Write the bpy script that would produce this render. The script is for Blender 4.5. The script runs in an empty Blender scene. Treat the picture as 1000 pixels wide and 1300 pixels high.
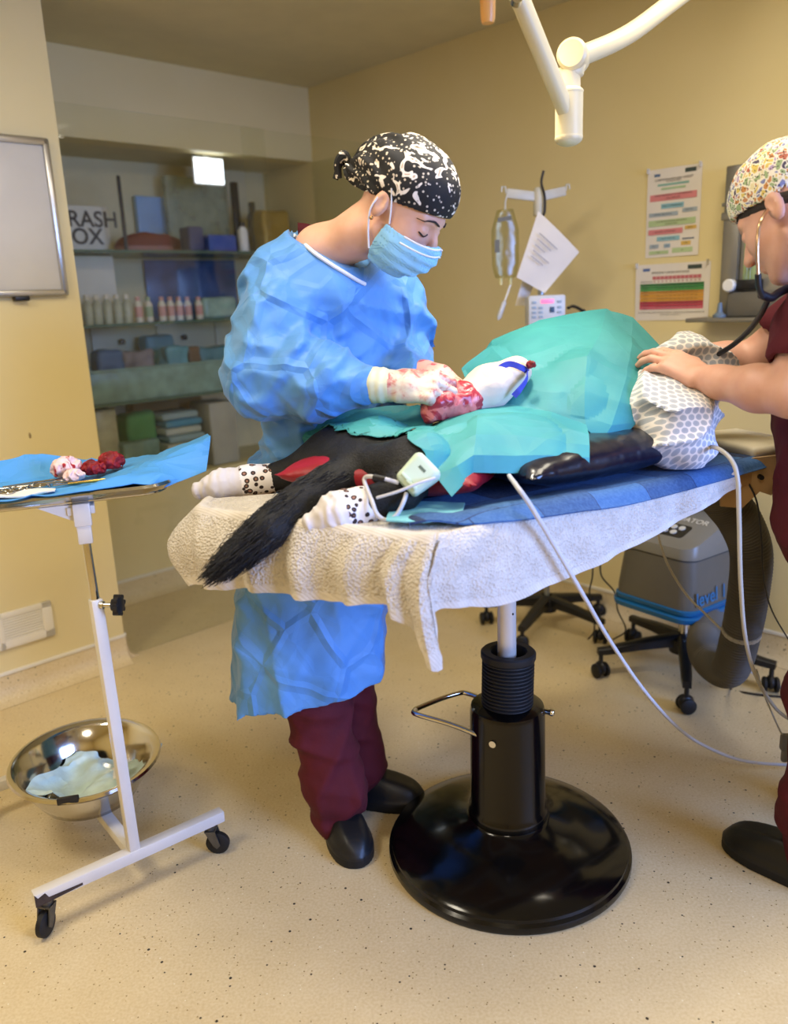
import bpy, bmesh, math, random
import numpy as np
from mathutils import Vector, Matrix
SC = bpy.context.scene
COL = SC.collection
random.seed(7)
V = lambda *a: np.array(a, float)
def nrm(v):
    v = np.asarray(v, float); return v / np.linalg.norm(v)

# ------------------------------------------------------------------ camera
TH, RO, CAM_H, FPX = math.radians(14.5), math.radians(2.4), 1.37, 1045.0
CF = V(0, math.cos(TH), -math.sin(TH))
_u0 = V(0, math.sin(TH), math.cos(TH)); _r0 = V(1, 0, 0)
CR = math.cos(RO) * _r0 - math.sin(RO) * _u0
CU = math.cos(RO) * _u0 + math.sin(RO) * _r0
CP = V(0, 0, CAM_H)
cam = bpy.data.objects.new('camera', bpy.data.cameras.new('camera'))
COL.objects.link(cam)
cam.matrix_world = Matrix(((CR[0], CU[0], -CF[0], CP[0]), (CR[1], CU[1], -CF[1], CP[1]), (CR[2], CU[2], -CF[2], CP[2]), (0, 0, 0, 1)))
cam.data.sensor_fit = 'HORIZONTAL'; cam.data.sensor_width = 36.0
cam.data.lens = 36.0 * FPX / 1000.0
cam.data.clip_start = 0.02
cam.data.dof.use_dof = True
cam.data.dof.focus_distance = 1.95
cam.data.dof.aperture_fstop = 2.6
SC.camera = cam
def ray(px, py): return CF + CR * (px - 500) / FPX - CU * (py - 650) / FPX
def at(px, py, y):                       # point seen at a pixel, at world depth y
    d = ray(px, py); return CP + d * (y / d[1])
def atz(px, py, z):                      # point seen at a pixel, at height z
    d = ray(px, py); return CP + d * ((z - CAM_H) / d[2])
def onp(px, py, p0, n):                  # point seen at a pixel, on a plane
    d = ray(px, py); return CP + d * (np.dot(p0 - CP, n) / np.dot(d, n))

# ------------------------------------------------------------------ colour + materials
def lin(c):
    if isinstance(c, str):
        c = c.lstrip('#'); c = [int(c[i:i+2], 16) / 255 for i in (0, 2, 4)]
    return tuple(((x / 12.92) if x <= .04045 else ((x + .055) / 1.055) ** 2.4) for x in c) + (1.0,)
class NT:
    def __init__(s, name):
        s.m = bpy.data.materials.new(name); s.m.use_nodes = True
        s.t = s.m.node_tree; s.n = s.t.nodes; s.b = s.n['Principled BSDF']; s.co = None
    def node(s, ty, **kw):
        n = s.n.new(ty)
        for k, v in kw.items():
            if k.startswith('i_'):
                key = k[2:].replace('_', ' '); n.inputs[key].default_value = v
            else: setattr(n, k, v)
        return n
    def link(s, a, b): s.t.links.new(a, b)
    def coords(s, scale=None, kind='Object'):
        tc = s.node('ShaderNodeTexCoord'); o = tc.outputs[kind]
        if scale is not None:
            mp = s.node('ShaderNodeMapping'); s.link(o, mp.inputs[0])
            mp.inputs['Scale'].default_value = scale if hasattr(scale, '__len__') else (scale,) * 3
            o = mp.outputs[0]
        return o
    def ramp(s, fac, stops, interp='LINEAR'):
        r = s.node('ShaderNodeValToRGB'); r.color_ramp.interpolation = interp
        e = r.color_ramp.elements
        while len(e) < len(stops): e.new(0.5)
        for k, (p, c) in enumerate(stops):
            e[k].position = p; e[k].color = lin(c) if isinstance(c, str) else (c if len(c) == 4 else lin(c))
        s.link(fac, r.inputs[0]); return r.outputs[0]
    def mix(s, fac, a, b):
        m = s.node('ShaderNodeMix', data_type='RGBA')
        for sock, val in ((m.inputs[0], fac), (m.inputs[6], a), (m.inputs[7], b)):
            if isinstance(val, bpy.types.NodeSocket): s.link(val, sock)
            elif isinstance(val, str): sock.default_value = lin(val)
            else: sock.default_value = val
        return m.outputs[2]
    def noise(s, scale, detail=3, rough=.5, dist=0, co=None):
        n = s.node('ShaderNodeTexNoise'); n.inputs['Scale'].default_value = scale; n.inputs['Detail'].default_value = detail
        n.inputs['Roughness'].default_value = rough; n.inputs['Distortion'].default_value = dist
        s.link(co if co is not None else s.coords(), n.inputs['Vector']); return n.outputs[0]
    def crease(s, scale, strength, dist, co=None, w=.16):
        """bump of a net of sharp creases, as in crumpled paper"""
        co = co if co is not None else s.coords(); n = s.node('ShaderNodeTexNoise'); n.inputs['Scale'].default_value = scale * .6; s.link(co, n.inputs['Vector'])
        m = s.node('ShaderNodeMix', data_type='VECTOR'); m.inputs[0].default_value = .25 / scale * 1.2; s.link(co, m.inputs[4]); s.link(n.outputs[1], m.inputs[5])
        d = s.voro(scale, 'DISTANCE_TO_EDGE', co=m.outputs[1]); s.bump(s.ramp(d, [(0, (1, 1, 1, 1)), (w, (0, 0, 0, 1))]), strength, dist)
    def voro(s, scale, feature='F1', co=None, out=0, rnd=1.0):
        n = s.node('ShaderNodeTexVoronoi', feature=feature); n.inputs['Scale'].default_value = scale
        n.inputs['Randomness'].default_value = rnd
        s.link(co if co is not None else s.coords(), n.inputs['Vector']); return n.outputs[out]
    def bump(s, h, strength=.3, dist=.01):
        b = s.node('ShaderNodeBump'); b.inputs['Strength'].default_value = strength; b.inputs['Distance'].default_value = dist
        s.link(h, b.inputs['Height'])
        if s.b.inputs['Normal'].is_linked:
            s.link(s.b.inputs['Normal'].links[0].from_socket, b.inputs['Normal'])
        s.link(b.outputs[0], s.b.inputs['Normal'])
    def base(s, c):
        if isinstance(c, bpy.types.NodeSocket): s.link(c, s.b.inputs['Base Color'])
        else: s.b.inputs['Base Color'].default_value = lin(c)
_mats = {}
def M(name, c='#808080', rough=.5, metal=0, var=.06, vs=8, bump=0, bs=60, trans=0, alpha=1, sheen=0, coat=0, emit=None, es=0, spec=.5, ior=1.45, sss=0):
    """one procedural material: a colour with a little noise in tone and roughness, and an optional bump"""
    if name in _mats: return _mats[name]
    t = NT(name); b = t.b
    if var:
        nz = t.noise(vs, 4)
        cc = lin(c); d = tuple(max(0, x * (1 - 2 * var)) for x in cc[:3]) + (1,); l = tuple(min(1, x * (1 + 1.2 * var)) for x in cc[:3]) + (1,)
        t.base(t.ramp(nz, [(.3, d), (.7, l)]))
    else: t.base(c)
    b.inputs['Roughness'].default_value = rough; b.inputs['Metallic'].default_value = metal
    b.inputs['Specular IOR Level'].default_value = spec; b.inputs['IOR'].default_value = ior
    if trans: b.inputs['Transmission Weight'].default_value = trans
    if alpha < 1: b.inputs['Alpha'].default_value = alpha
    if sheen: b.inputs['Sheen Weight'].default_value = sheen; b.inputs['Sheen Roughness'].default_value = .5
    if coat: b.inputs['Coat Weight'].default_value = coat; b.inputs['Coat Roughness'].default_value = .08
    if sss:
        b.inputs['Subsurface Weight'].default_value = sss; b.inputs['Subsurface Radius'].default_value = (.012, .005, .003); b.inputs['Subsurface Scale'].default_value = 1.0
    if emit: b.inputs['Emission Color'].default_value = lin(emit); b.inputs['Emission Strength'].default_value = es
    if bump: t.bump(t.noise(bs, 4), bump, .004)
    _mats[name] = t.m; return t.m

# ------------------------------------------------------------------ mesh builder
_tx = {}
def text2d(s, bold=False):
    k = (s, bold)
    if k in _tx: return _tx[k]
    cu = bpy.data.curves.new('t', 'FONT'); cu.body = s; cu.size = 1; cu.align_x = 'CENTER'; cu.align_y = 'CENTER'
    if bold: cu.offset = .018
    o = bpy.data.objects.new('t', cu); COL.objects.link(o)
    dg = bpy.context.evaluated_depsgraph_get(); me = bpy.data.meshes.new_from_object(o.evaluated_get(dg))
    vs = np.array([v.co[:] for v in me.vertices]) if len(me.vertices) else np.zeros((0, 3)); fs = [tuple(p.vertices) for p in me.polygons]
    bpy.data.objects.remove(o); bpy.data.curves.remove(cu); bpy.data.meshes.remove(me)
    _tx[k] = (vs, fs); return vs, fs
def frame(d):
    d = nrm(d); h = V(0, 0, 1) if abs(d[2]) < .92 else V(1, 0, 0)
    x = nrm(np.cross(h, d)); return x, np.cross(d, x), d
def cr(P, n, closed=False):
    """Catmull-Rom through points"""
    P = np.asarray(P, float)
    if closed: Q = np.vstack([P[-1:], P, P[:2]])
    else: Q = np.vstack([2 * P[0] - P[1], P, 2 * P[-1] - P[-2]])
    out = []
    for i in range(1, len(Q) - 2):
        p0, p1, p2, p3 = Q[i-1:i+3]
        for k in range(n):
            t = k / n
            out.append(.5 * ((2*p1) + (p2-p0)*t + (2*p0-5*p1+4*p2-p3)*t*t + (3*p1-p0-3*p2+p3)*t**3))
    if not closed: out.append(P[-1])
    return np.array(out)
class MB:
    def __init__(s): s.v = []; s.f = []; s.mi = []; s.cur = 0; s.n = 0
    def add(s, vs, fs):
        vs = np.asarray(vs, float).reshape(-1, 3); o = s.n; s.v.append(vs); s.n += len(vs)
        s.f += [tuple(int(i) + o for i in q) for q in fs]; s.mi += [s.cur] * len(fs); return s
    def mat(s, i): s.cur = i; return s
    def box(s, c, size, ax=None, bev=0, seg=2):
        bm = bmesh.new(); bmesh.ops.create_cube(bm, size=1)
        for v in bm.verts: v.co = Vector((v.co.x * size[0], v.co.y * size[1], v.co.z * size[2]))
        if bev: bmesh.ops.bevel(bm, geom=bm.edges[:], offset=min(bev, .49 * min(size)), segments=seg, affect='EDGES', profile=.5)
        bm.verts.index_update()
        vs = np.array([v.co[:] for v in bm.verts]); fs = [[v.index for v in f.verts] for f in bm.faces]; bm.free()
        if ax is not None: vs = vs @ np.array(ax)
        return s.add(vs + np.asarray(c), fs)
    def tube(s, path, r, n=10, caps=True, closed=False):
        path = np.asarray(path, float); m = len(path)
        rr = np.full(m, r) if np.isscalar(r) else np.asarray(r, float)
        T = np.gradient(path, axis=0) if not closed else np.roll(path, -1, 0) - np.roll(path, 1, 0)
        x, y, _ = frame(T[0]); vs = []
        a = np.arange(n) * 2 * math.pi / n
        for i in range(m):
            t = nrm(T[i]); x = nrm(x - t * (x @ t)); y = np.cross(t, x)
            vs.append(path[i] + rr[i] * (np.outer(np.cos(a), x) + np.outer(np.sin(a), y)))
        fs = []
        for i in range(m - (0 if closed else 1)):
            j = (i + 1) % m
            for k in range(n): fs.append((i*n+k, i*n+(k+1) % n, j*n+(k+1) % n, j*n+k))
        if caps and not closed: fs += [tuple(range(n))[::-1], tuple((m-1)*n + k for k in range(n))]
        return s.add(np.vstack(vs), fs)
    def cyl(s, a, b, r, r2=None, n=20, bev=0):
        a = np.asarray(a, float); b = np.asarray(b, float); r2 = r if r2 is None else r2
        if bev:
            L = np.linalg.norm(b - a); d = (b - a) / L
            return s.tube([a, a + d*1e-5, a + d * bev, b - d * bev, b - d*1e-5, b], [r*.0+max(r-bev,1e-4), max(r-bev,1e-4), r, r2, max(r2 - bev,1e-4), max(r2-bev,1e-4)], n)
        return s.tube([a, b], [r, r2], n)
    def lathe(s, prof, c=(0, 0, 0), axis=(0, 0, 1), n=32, squash=1):
        x, y, d = frame(axis); c = np.asarray(c, float); a = np.arange(n) * 2 * math.pi / n
        vs = [c + d * h + r * (np.outer(np.cos(a), x) + squash * np.outer(np.sin(a), y)) for r, h in prof]
        m = len(prof); fs = [(i*n+k, i*n+(k+1) % n, (i+1)*n+(k+1) % n, (i+1)*n+k) for i in range(m-1) for k in range(n)]
        if prof[0][0] > 1e-6: fs.append(tuple(range(n))[::-1])
        if prof[-1][0] > 1e-6: fs.append(tuple((m-1)*n+k for k in range(n)))
        return s.add(np.vstack(vs), fs)
    def ball(s, c, r, n=16, ax=None):
        r = np.full(3, r) if np.isscalar(r) else np.asarray(r, float); vs = []; m = n // 2
        for i in range(m + 1):
            t = math.pi * i / m
            for k in range(n): p = 2*math.pi*k/n; vs.append((math.sin(t)*math.cos(p)*r[0], math.sin(t)*math.sin(p)*r[1], -math.cos(t)*r[2]))
        vs = np.array(vs)
        if ax is not None: vs = vs @ np.array(ax)
        return s.add(vs + np.asarray(c), [(i*n+k, i*n+(k+1) % n, (i+1)*n+(k+1) % n, (i+1)*n+k) for i in range(m) for k in range(n)])
    def prism(s, poly, h, o=(0, 0, 0), ax=np.eye(3)):
        """2-D polygon extruded along the third axis"""
        poly = np.asarray(poly, float); n = len(poly); ax = np.asarray(ax, float)
        A = np.array([(x, y, 0) for x, y in poly]) @ ax + np.asarray(o); B = A + ax[2] * h
        return s.add(np.vstack([A, B]), [tuple(range(n))[::-1], tuple(range(n, 2*n))] + [(k, (k+1) % n, n+(k+1) % n, n+k) for k in range(n)])
    def text(s, t, o, ux, uy, size, bold=False, lift=.0006):
        vs, fs = text2d(t, bold); ux = nrm(ux); uy = nrm(uy); nn = np.cross(ux, uy)
        if len(vs): s.add(np.asarray(o) + size * (np.outer(vs[:, 0], ux) + np.outer(vs[:, 1], uy)) + nn * lift, fs)
        return s
    def quad(s, a, b, c, d): return s.add([a, b, c, d], [(0, 1, 2, 3)])
    def verts(s): return np.vstack(s.v)
def setp(o, label=None, cat=None, group=None, kind=None):
    for k, v in (('label', label), ('category', cat), ('group', group), ('kind', kind)):
        if v: o[k] = v
    return o
def wloc(o):
    p = V(0, 0, 0)
    while o is not None: p = p + np.array(o.location[:]); o = o.parent
    return p
def obj(name, mb, mats, parent=None, smooth=True, angle=40, label=None, cat=None, group=None, kind=None, mods=None, loc=None):
    me = bpy.data.meshes.new(name); off = wloc(parent)
    vs = mb.verts(); 
    if parent is None:
        off = np.array(loc, float) if loc is not None else V((vs[:, 0].min() + vs[:, 0].max()) / 2, (vs[:, 1].min() + vs[:, 1].max()) / 2, vs[:, 2].min())
        if kind == 'structure': off = V(0, 0, 0)
    own = V(0, 0, 0) if parent is not None else off
    me.from_pydata((vs - off).tolist(), [], mb.f)
    mats = mats if isinstance(mats, (list, tuple)) else [mats]
    for m in mats: me.materials.append(m)
    me.polygons.foreach_set('material_index', mb.mi)
    bm = bmesh.new(); bm.from_mesh(me); bmesh.ops.recalc_face_normals(bm, faces=bm.faces[:]); bm.to_mesh(me); bm.free()
    if smooth:
        me.polygons.foreach_set('use_smooth', [True] * len(me.polygons))
        try: me.set_sharp_from_angle(angle=math.radians(angle))
        except Exception: pass
    o = bpy.data.objects.new(name, me); COL.objects.link(o); o.location = own
    if parent is not None: o.parent = parent
    setp(o, label, cat, group, kind); return o
def thing(name, loc, label, cat, group=None):
    o = bpy.data.objects.new(name, None); o.empty_display_size = .05; COL.objects.link(o); o.location = loc
    return setp(o, label, cat, group)

# ------------------------------------------------------------------ noise, signed distances, surfaces
_rs = np.random.RandomState(3); _pm = _rs.permutation(256); _pm = np.concatenate([_pm] * 4); _g = _rs.normal(size=(256, 3)); _g /= np.linalg.norm(_g, axis=1)[:, None]
def pn(p):
    p = np.asarray(p, float); i = np.floor(p).astype(int); f = p - i; u = f*f*f*(f*(f*6-15)+10); r = 0
    for a in (0, 1):
        for b in (0, 1):
            for c in (0, 1):
                h = _pm[_pm[_pm[(i[..., 0]+a) & 255] + ((i[..., 1]+b) & 255)] + ((i[..., 2]+c) & 255)]
                w = (u[..., 0] if a else 1-u[..., 0]) * (u[..., 1] if b else 1-u[..., 1]) * (u[..., 2] if c else 1-u[..., 2])
                r = r + w * np.einsum('...k,...k', _g[h], f - np.array([a, b, c]))
    return r
def ridge(p): return 1 - 2 * np.abs(pn(p)) * 1.6
def fbm(p, o=3): return sum(pn(np.asarray(p) * 2**k) / 2**k for k in range(o))
def smin(a, b, k):
    if k <= 0: return np.minimum(a, b)
    h = np.clip(.5 + .5 * (b - a) / k, 0, 1); return b * (1-h) + a * h - k * h * (1-h)
def cap(p, a, b, ra, rb=None):
    a = np.asarray(a, float); b = np.asarray(b, float); rb = ra if rb is None else rb
    ab = b - a; t = np.clip(((p - a) @ ab) / max(ab @ ab, 1e-12), 0, 1)
    return np.linalg.norm(p - a - t[..., None] * ab, axis=-1) - (ra + (rb - ra) * t)
def chain(p, pts, rs, k=.01):
    d = None
    for i in range(len(pts) - 1):
        e = cap(p, pts[i], pts[i+1], rs[i], rs[i+1]); d = e if d is None else smin(d, e, k)
    return d
def ell(p, c, r, R=None):
    q = p - np.asarray(c, float)
    if R is not None: q = q @ np.asarray(R).T
    r = np.asarray(r, float); k0 = np.linalg.norm(q / r, axis=-1); k1 = np.linalg.norm(q / (r*r), axis=-1)
    return k0 * (k0 - 1) / np.maximum(k1, 1e-9)
def sbox(p, c, hs, rad=0, R=None):
    q = p - np.asarray(c, float)
    if R is not None: q = q @ np.asarray(R).T
    q = np.abs(q) - (np.asarray(hs, float) - rad)
    return np.linalg.norm(np.maximum(q, 0), axis=-1) + np.minimum(q.max(-1), 0) - rad
def nets(fn, lo, hi, h):
    """surface nets: a smooth quad mesh on the zero of a signed distance"""
    lo = np.asarray(lo, float); hi = np.asarray(hi, float); n = np.ceil((hi - lo) / h).astype(int) + 1
    ax = [lo[k] + h * np.arange(n[k]) for k in range(3)]
    Dv = np.empty(n)
    yy, zz = np.meshgrid(ax[1], ax[2], indexing='ij')
    BK = 8; nb = np.ceil(n / BK).astype(int); bc = [lo[k] + h * (np.arange(nb[k]) * BK + (BK-1)/2) for k in range(3)]
    Bc = np.stack(np.meshgrid(*bc, indexing='ij'), -1); Bd = fn(Bc.reshape(-1, 3)).reshape(nb)
    Dv = np.repeat(np.repeat(np.repeat(Bd, BK, 0), BK, 1), BK, 2)[:n[0], :n[1], :n[2]].copy()
    near = np.argwhere(np.abs(Bd) < BK * h * .87 * 1.55 + .012); off = np.stack(np.meshgrid(*[np.arange(BK)] * 3, indexing='ij'), -1).reshape(-1, 3)
    for k0 in range(0, len(near), 400):
        I = (near[k0:k0+400, None, :] * BK + off[None]).reshape(-1, 3); I = I[(I < n).all(1)]
        Dv[I[:, 0], I[:, 1], I[:, 2]] = fn(lo + h * I)
    S = Dv < 0; c = [slice(0, -1), slice(1, None)]
    cnt = np.zeros(n - 1); acc = np.zeros(tuple(n - 1) + (3,))
    corners = [(a, b, d) for a in (0, 1) for b in (0, 1) for d in (0, 1)]
    g = lambda A, q: A[c[q[0]], c[q[1]], c[q[2]]]
    for q in corners:
        for k in range(3):
            if q[k]: continue
            r = list(q); r[k] = 1; va, vb = g(Dv, q), g(Dv, r); x = g(S, q) != g(S, r)
            t = np.where(x, va / np.where(x, va - vb, 1), 0)
            cnt += x; o = np.zeros(tuple(n - 1) + (3,)); o[:] = np.array(q, float); o[..., k] = t
            acc += o * x[..., None]
    act = cnt > 0; idx = -np.ones(n - 1, int); idx[act] = np.arange(act.sum())
    ijk = np.argwhere(act); vs = lo + h * (ijk + acc[act] / cnt[act][:, None]); F = []
    for k in range(3):
        u, w = (k+1) % 3, (k+2) % 3
        s0 = [slice(None)] * 3; s1 = [slice(None)] * 3; s0[k] = slice(0, -1); s1[k] = slice(1, None)
        e = S[tuple(s0)] != S[tuple(s1)]
        E = np.argwhere(e); E = E[(E[:, u] > 0) & (E[:, w] > 0) & (E[:, u] < n[u]-1) & (E[:, w] < n[w]-1)]
        du = np.zeros(3, int); du[u] = 1; dw = np.zeros(3, int); dw[w] = 1
        q = np.stack([idx[tuple((E - a).T)] for a in (du*0, du, du + dw, dw)], 1)
        flip = S[tuple(E.T)]; q[~flip] = q[~flip][:, ::-1]; F.append(q)
    F = np.vstack(F); return vs, F
def sdf(fn, lo, hi, h):
    mb = MB(); vs, F = nets(fn, lo, hi, h); mb.add(vs, F.tolist()); return mb
def paint(mb, rules):
    """material index of every face from its centre"""
    vs = mb.verts(); fc = np.array([vs[list(f)].mean(0) for f in mb.f]); mi = rules(fc); mb.mi = [int(x) for x in mi]; return mb
def folds(p, dirs, lam, A, seed=0, warp=.03, sharp=.5):
    """sharp pulled folds: narrow ridges across a few directions, fading in and out"""
    rs = np.random.RandomState(seed); w = p + warp * np.stack([pn(p * 4.5 + seed), pn(p * 4.5 + 7 + seed), pn(p * 4.5 + 13 + seed)], -1); o = np.zeros(len(p))
    for k in dirs:
        k = nrm(k); ph = (w @ k) / lam + rs.rand() * 5 + .35 * pn(p * 3 + rs.rand(3) * 20); tri = np.abs(ph - np.floor(ph) - .5) * 2; m = np.clip(.5 + 1.9 * pn(p * 5.5 + rs.rand(3) * 30), 0, 1)
        o -= A * m * (np.maximum(0, tri - (1 - sharp)) / sharp) ** 1.15
    return o
def hit(fn, px, py, y0, y1, n=400):
    """first point on a signed distance seen at a pixel"""
    ys = np.linspace(y0, y1, n); P_ = np.array([at(px, py, y) for y in ys]); d = fn(P_); k = np.argmax(d < 0) if (d < 0).any() else int(np.argmin(d)); return P_[k]
def push(B, fn, gap=.006, it=3):
    """move cloth points out of a signed distance"""
    P_ = B.reshape(-1, 3).copy()
    for _ in range(it):
        d = fn(P_); m_ = d < gap
        if not m_.any(): break
        Q = P_[m_]; e = 1e-3; g = np.stack([fn(Q + e*np.eye(3)[k]) - fn(Q - e*np.eye(3)[k]) for k in range(3)], 1); g /= np.maximum(np.linalg.norm(g, axis=1), 1e-9)[:, None]
        P_[m_] = Q + g * (gap - d[m_])[:, None] * .9
    return P_.reshape(B.shape)
def patch(ctrl, nu=8, nv=8, th=.002, wr=0, ws=12, crease=0, cs=6, fn=None, linear=False):
    """cloth sheet through a net of control points, with creases and a real thickness"""
    C0 = np.asarray(ctrl, float)
    rs = (lambda P, n: np.vstack([P[i] + (P[i+1]-P[i]) * t for i in range(len(P)-1) for t in np.arange(n)/n] + [P[-1]])) if linear else cr
    A = np.array([rs(row, nu) for row in C0]); B = np.array([rs(A[:, j], nv) for j in range(A.shape[1])]).transpose(1, 0, 2)
    du = np.gradient(B, axis=1); dv = np.gradient(B, axis=0); N = np.cross(du, dv); N /= np.maximum(np.linalg.norm(N, axis=-1), 1e-9)[..., None]
    if wr: B = B + N * (wr * fbm(B * ws, 3))[..., None]
    if crease: B = B + N * (crease * (np.maximum(0, ridge(B * cs)) ** 4))[..., None]
    if fn is not None: B = fn(B, N)
    du = np.gradient(B, axis=1); dv = np.gradient(B, axis=0); N = np.cross(du, dv); N /= np.maximum(np.linalg.norm(N, axis=-1), 1e-9)[..., None]
    r, c = B.shape[:2]; T = B.reshape(-1, 3); Lw = (B - N * th).reshape(-1, 3); o = r * c; fs = []
    for i in range(r-1):
        for j in range(c-1):
            a, b, d, e = i*c+j, i*c+j+1, (i+1)*c+j+1, (i+1)*c+j
            fs += [(a, b, d, e), (o+e, o+d, o+b, o+a)]
    for i in range(r-1):
        fs += [(i*c, (i+1)*c, o+(i+1)*c, o+i*c), ((i+1)*c-1+c, (i+1)*c-1, o+(i+1)*c-1, o+(i+1)*c-1+c)]
    for j in range(c-1):
        fs += [(j+1, j, o+j, o+j+1), ((r-1)*c+j, (r-1)*c+j+1, o+(r-1)*c+j+1, o+(r-1)*c+j)]
    mb = MB(); mb.add(np.vstack([T, Lw]), fs); return mb
# ------------------------------------------------------------------ room frame: s runs left from the far corner, t runs right along the poster wall
AX = V(math.cos(math.radians(43.6)), math.sin(math.radians(43.6)), 0); BX = V(AX[1], -AX[0], 0); ZX = V(0, 0, 1)
K = V(-.355, 4.69, 0); CEIL = 2.445; TF = .641; SE = 1.645
def rm(s, t, z): return K - AX * s + BX * t + ZX * z
RAX = np.array([-AX, BX, ZX])                      # box axes of the room
def rbox(mb, s0, s1, t0, t1, z0, z1, bev=0): return mb.box(rm((s0+s1)/2, (t0+t1)/2, (z0+z1)/2), (abs(s1-s0), abs(t1-t0), abs(z1-z0)), RAX, bev)
def struct(name, mb, m, **k): return obj(name, mb, m, kind='structure', smooth=k.pop('smooth', False), **k)

def wall_mat(name, c):
    t = NT(name); nz = t.noise(3, 3); t.base(t.ramp(nz, [(.3, c), (.75, '#e8d7a3')])); t.b.inputs['Roughness'].default_value = .55
    t.bump(t.noise(260, 3), .06, .001); return t.m
m_wall = wall_mat('cream_wall_paint', '#e4d29a')
m_ceil = M('ceiling_paint', '#d8cda6', .8, var=.02)
m_trim = M('white_trim_vinyl', '#e9e2cf', .45, var=.02)
def floor_mat():
    t = NT('speckled_vinyl'); co = t.coords()
    base = t.ramp(t.noise(7, 5, .6, co=co), [(.25, '#d5bf92'), (.55, '#dcc79b'), (.8, '#e2cfa6')])
    fine = t.ramp(t.noise(160, 2, .5, co=co), [(.35, '#c7af80'), (.5, '#dcc89c'), (.68, '#eadbb8')])
    c = t.mix(.30, base, fine)
    wob = t.noise(90, 2, co=co)
    for sc, th, col, keep in ((42, .10, '#4a3a28', .72), (75, .13, '#93743f', .45), (26, .085, '#2d251d', .62), (60, .10, '#f0e6cc', .8)):
        d = t.voro(sc, co=co); cl = t.voro(sc, co=co, out=1)
        sep = t.node('ShaderNodeSeparateColor'); t.link(cl, sep.inputs[0])
        a = t.node('ShaderNodeMath', operation='LESS_THAN'); t.link(d, a.inputs[0]); a.inputs[1].default_value = th
        b = t.node('ShaderNodeMath', operation='GREATER_THAN'); t.link(sep.outputs[0], b.inputs[0]); b.inputs[1].default_value = keep
        m = t.node('ShaderNodeMath', operation='MULTIPLY'); t.link(a.outputs[0], m.inputs[0]); t.link(b.outputs[0], m.inputs[1])
        c = t.mix(m.outputs[0], c, col)
    t.base(c); t.b.inputs['Roughness'].default_value = .38; t.b.inputs['Specular IOR Level'].default_value = .4
    t.bump(t.noise(300, 2, co=co), .05, .001); return t.m
m_floor = floor_mat()

S1, T1 = 5.2, 5.4                                   # the room's far ends, behind the camera
fl = MB(); rbox(fl, -.05, S1, -.05, T1, -.1, 0); struct('floor', fl, m_floor)
ce = MB(); rbox(ce, -.2, S1 + .1, -.2, T1 + .1, CEIL, CEIL + .1); struct('ceiling', ce, m_ceil)
w = MB(); rbox(w, -.12, 0, -.6, T1, 0, CEIL); struct('wall_right', w, m_wall)
OZ0, OZ1, ND = .565, 2.09, .45                      # the recess in the back wall
w = MB(); rbox(w, 0, SE + .3, -.12, 0, 0, OZ0); rbox(w, 0, SE + .3, -.12, 0, OZ1, CEIL); struct('wall_back', w, m_wall)
m_niche = M('recess_lining', '#dccfa6', .6, var=.03)
w = MB(); rbox(w, -.0, SE + .3, -ND - .02, -ND, OZ0 - .02, OZ1 + .02); rbox(w, -.0, SE + .3, -ND, -.12, OZ1, OZ1 + .02); rbox(w, -.0, SE + .3, -ND, -.12, OZ0 - .02, OZ0); rbox(w, SE + .28, SE + .3, -ND, 0, OZ0, OZ1)
struct('wall_recess', w, m_niche)
w = MB(); rbox(w, SE, S1, .0, TF, 0, CEIL); struct('wall_left', w, m_wall)
w = MB(); rbox(w, S1, S1 + .1, -.1, T1, 0, CEIL); struct('wall_side', w, m_wall)
WS0, WS1, WZ0, WZ1 = .35, 2.25, .85, 2.15           # daylight window behind the camera
w = MB(); rbox(w, -.1, WS0, T1, T1 + .14, 0, CEIL); rbox(w, WS1, S1 + .1, T1, T1 + .14, 0, CEIL); rbox(w, WS0, WS1, T1, T1 + .14, 0, WZ0); rbox(w, WS0, WS1, T1, T1 + .14, WZ1, CEIL)
struct('wall_rear', w, m_wall)
w = MB()
for s0, s1, z0, z1 in ((WS0, WS0+.06, WZ0, WZ1), (WS1-.06, WS1, WZ0, WZ1), (WS0, WS1, WZ0, WZ0+.06), (WS0, WS1, WZ1-.06, WZ1), ((WS0+WS1)/2-.03, (WS0+WS1)/2+.03, WZ0, WZ1)):
    rbox(w, s0, s1, T1 + .02, T1 + .08, z0, z1)
struct('window_1', w, M('window_frame_white', '#eeeae2', .4))

def cove(pts, inward):
    """vinyl floor covering curved up the wall, section swept between two points"""
    mb = MB(); a, b = pts; prof = [(0, .105), (.006, .1), (.008, .06), (.016, .03), (.034, .010), (.06, .0012), (.0, .0)]
    A = [a + inward * x + ZX * z for x, z in prof]; B = [b + inward * x + ZX * z for x, z in prof]; n = len(prof)
    mb.add(A + B, [(k, (k+1) % n, n+(k+1) % n, n+k) for k in range(n)] + [tuple(range(n)), tuple(range(n, 2*n))]); return mb
def strip(a, b, inward):
    d = nrm(b - a); mb = MB(); mb.box((a + b) / 2 + inward * .005 + ZX * .108, (np.linalg.norm(b - a), .010, .014), np.array([d, inward, ZX]), .003); return mb
runs = (('left', rm(SE, TF, 0), rm(S1, TF, 0), BX), ('back', rm(0, 0, 0), rm(SE, 0, 0), BX), ('right', rm(0, 0, 0), rm(0, T1, 0), -AX), ('return', rm(SE, 0, 0), rm(SE, TF, 0), AX))
for k, (nm, a, b, inw) in enumerate(runs):
    struct('baseboard_' + nm, cove((a, b), inw), m_floor, smooth=True)
    struct('trim_%d' % (k + 1), strip(a, b, inw), m_trim)

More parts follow.
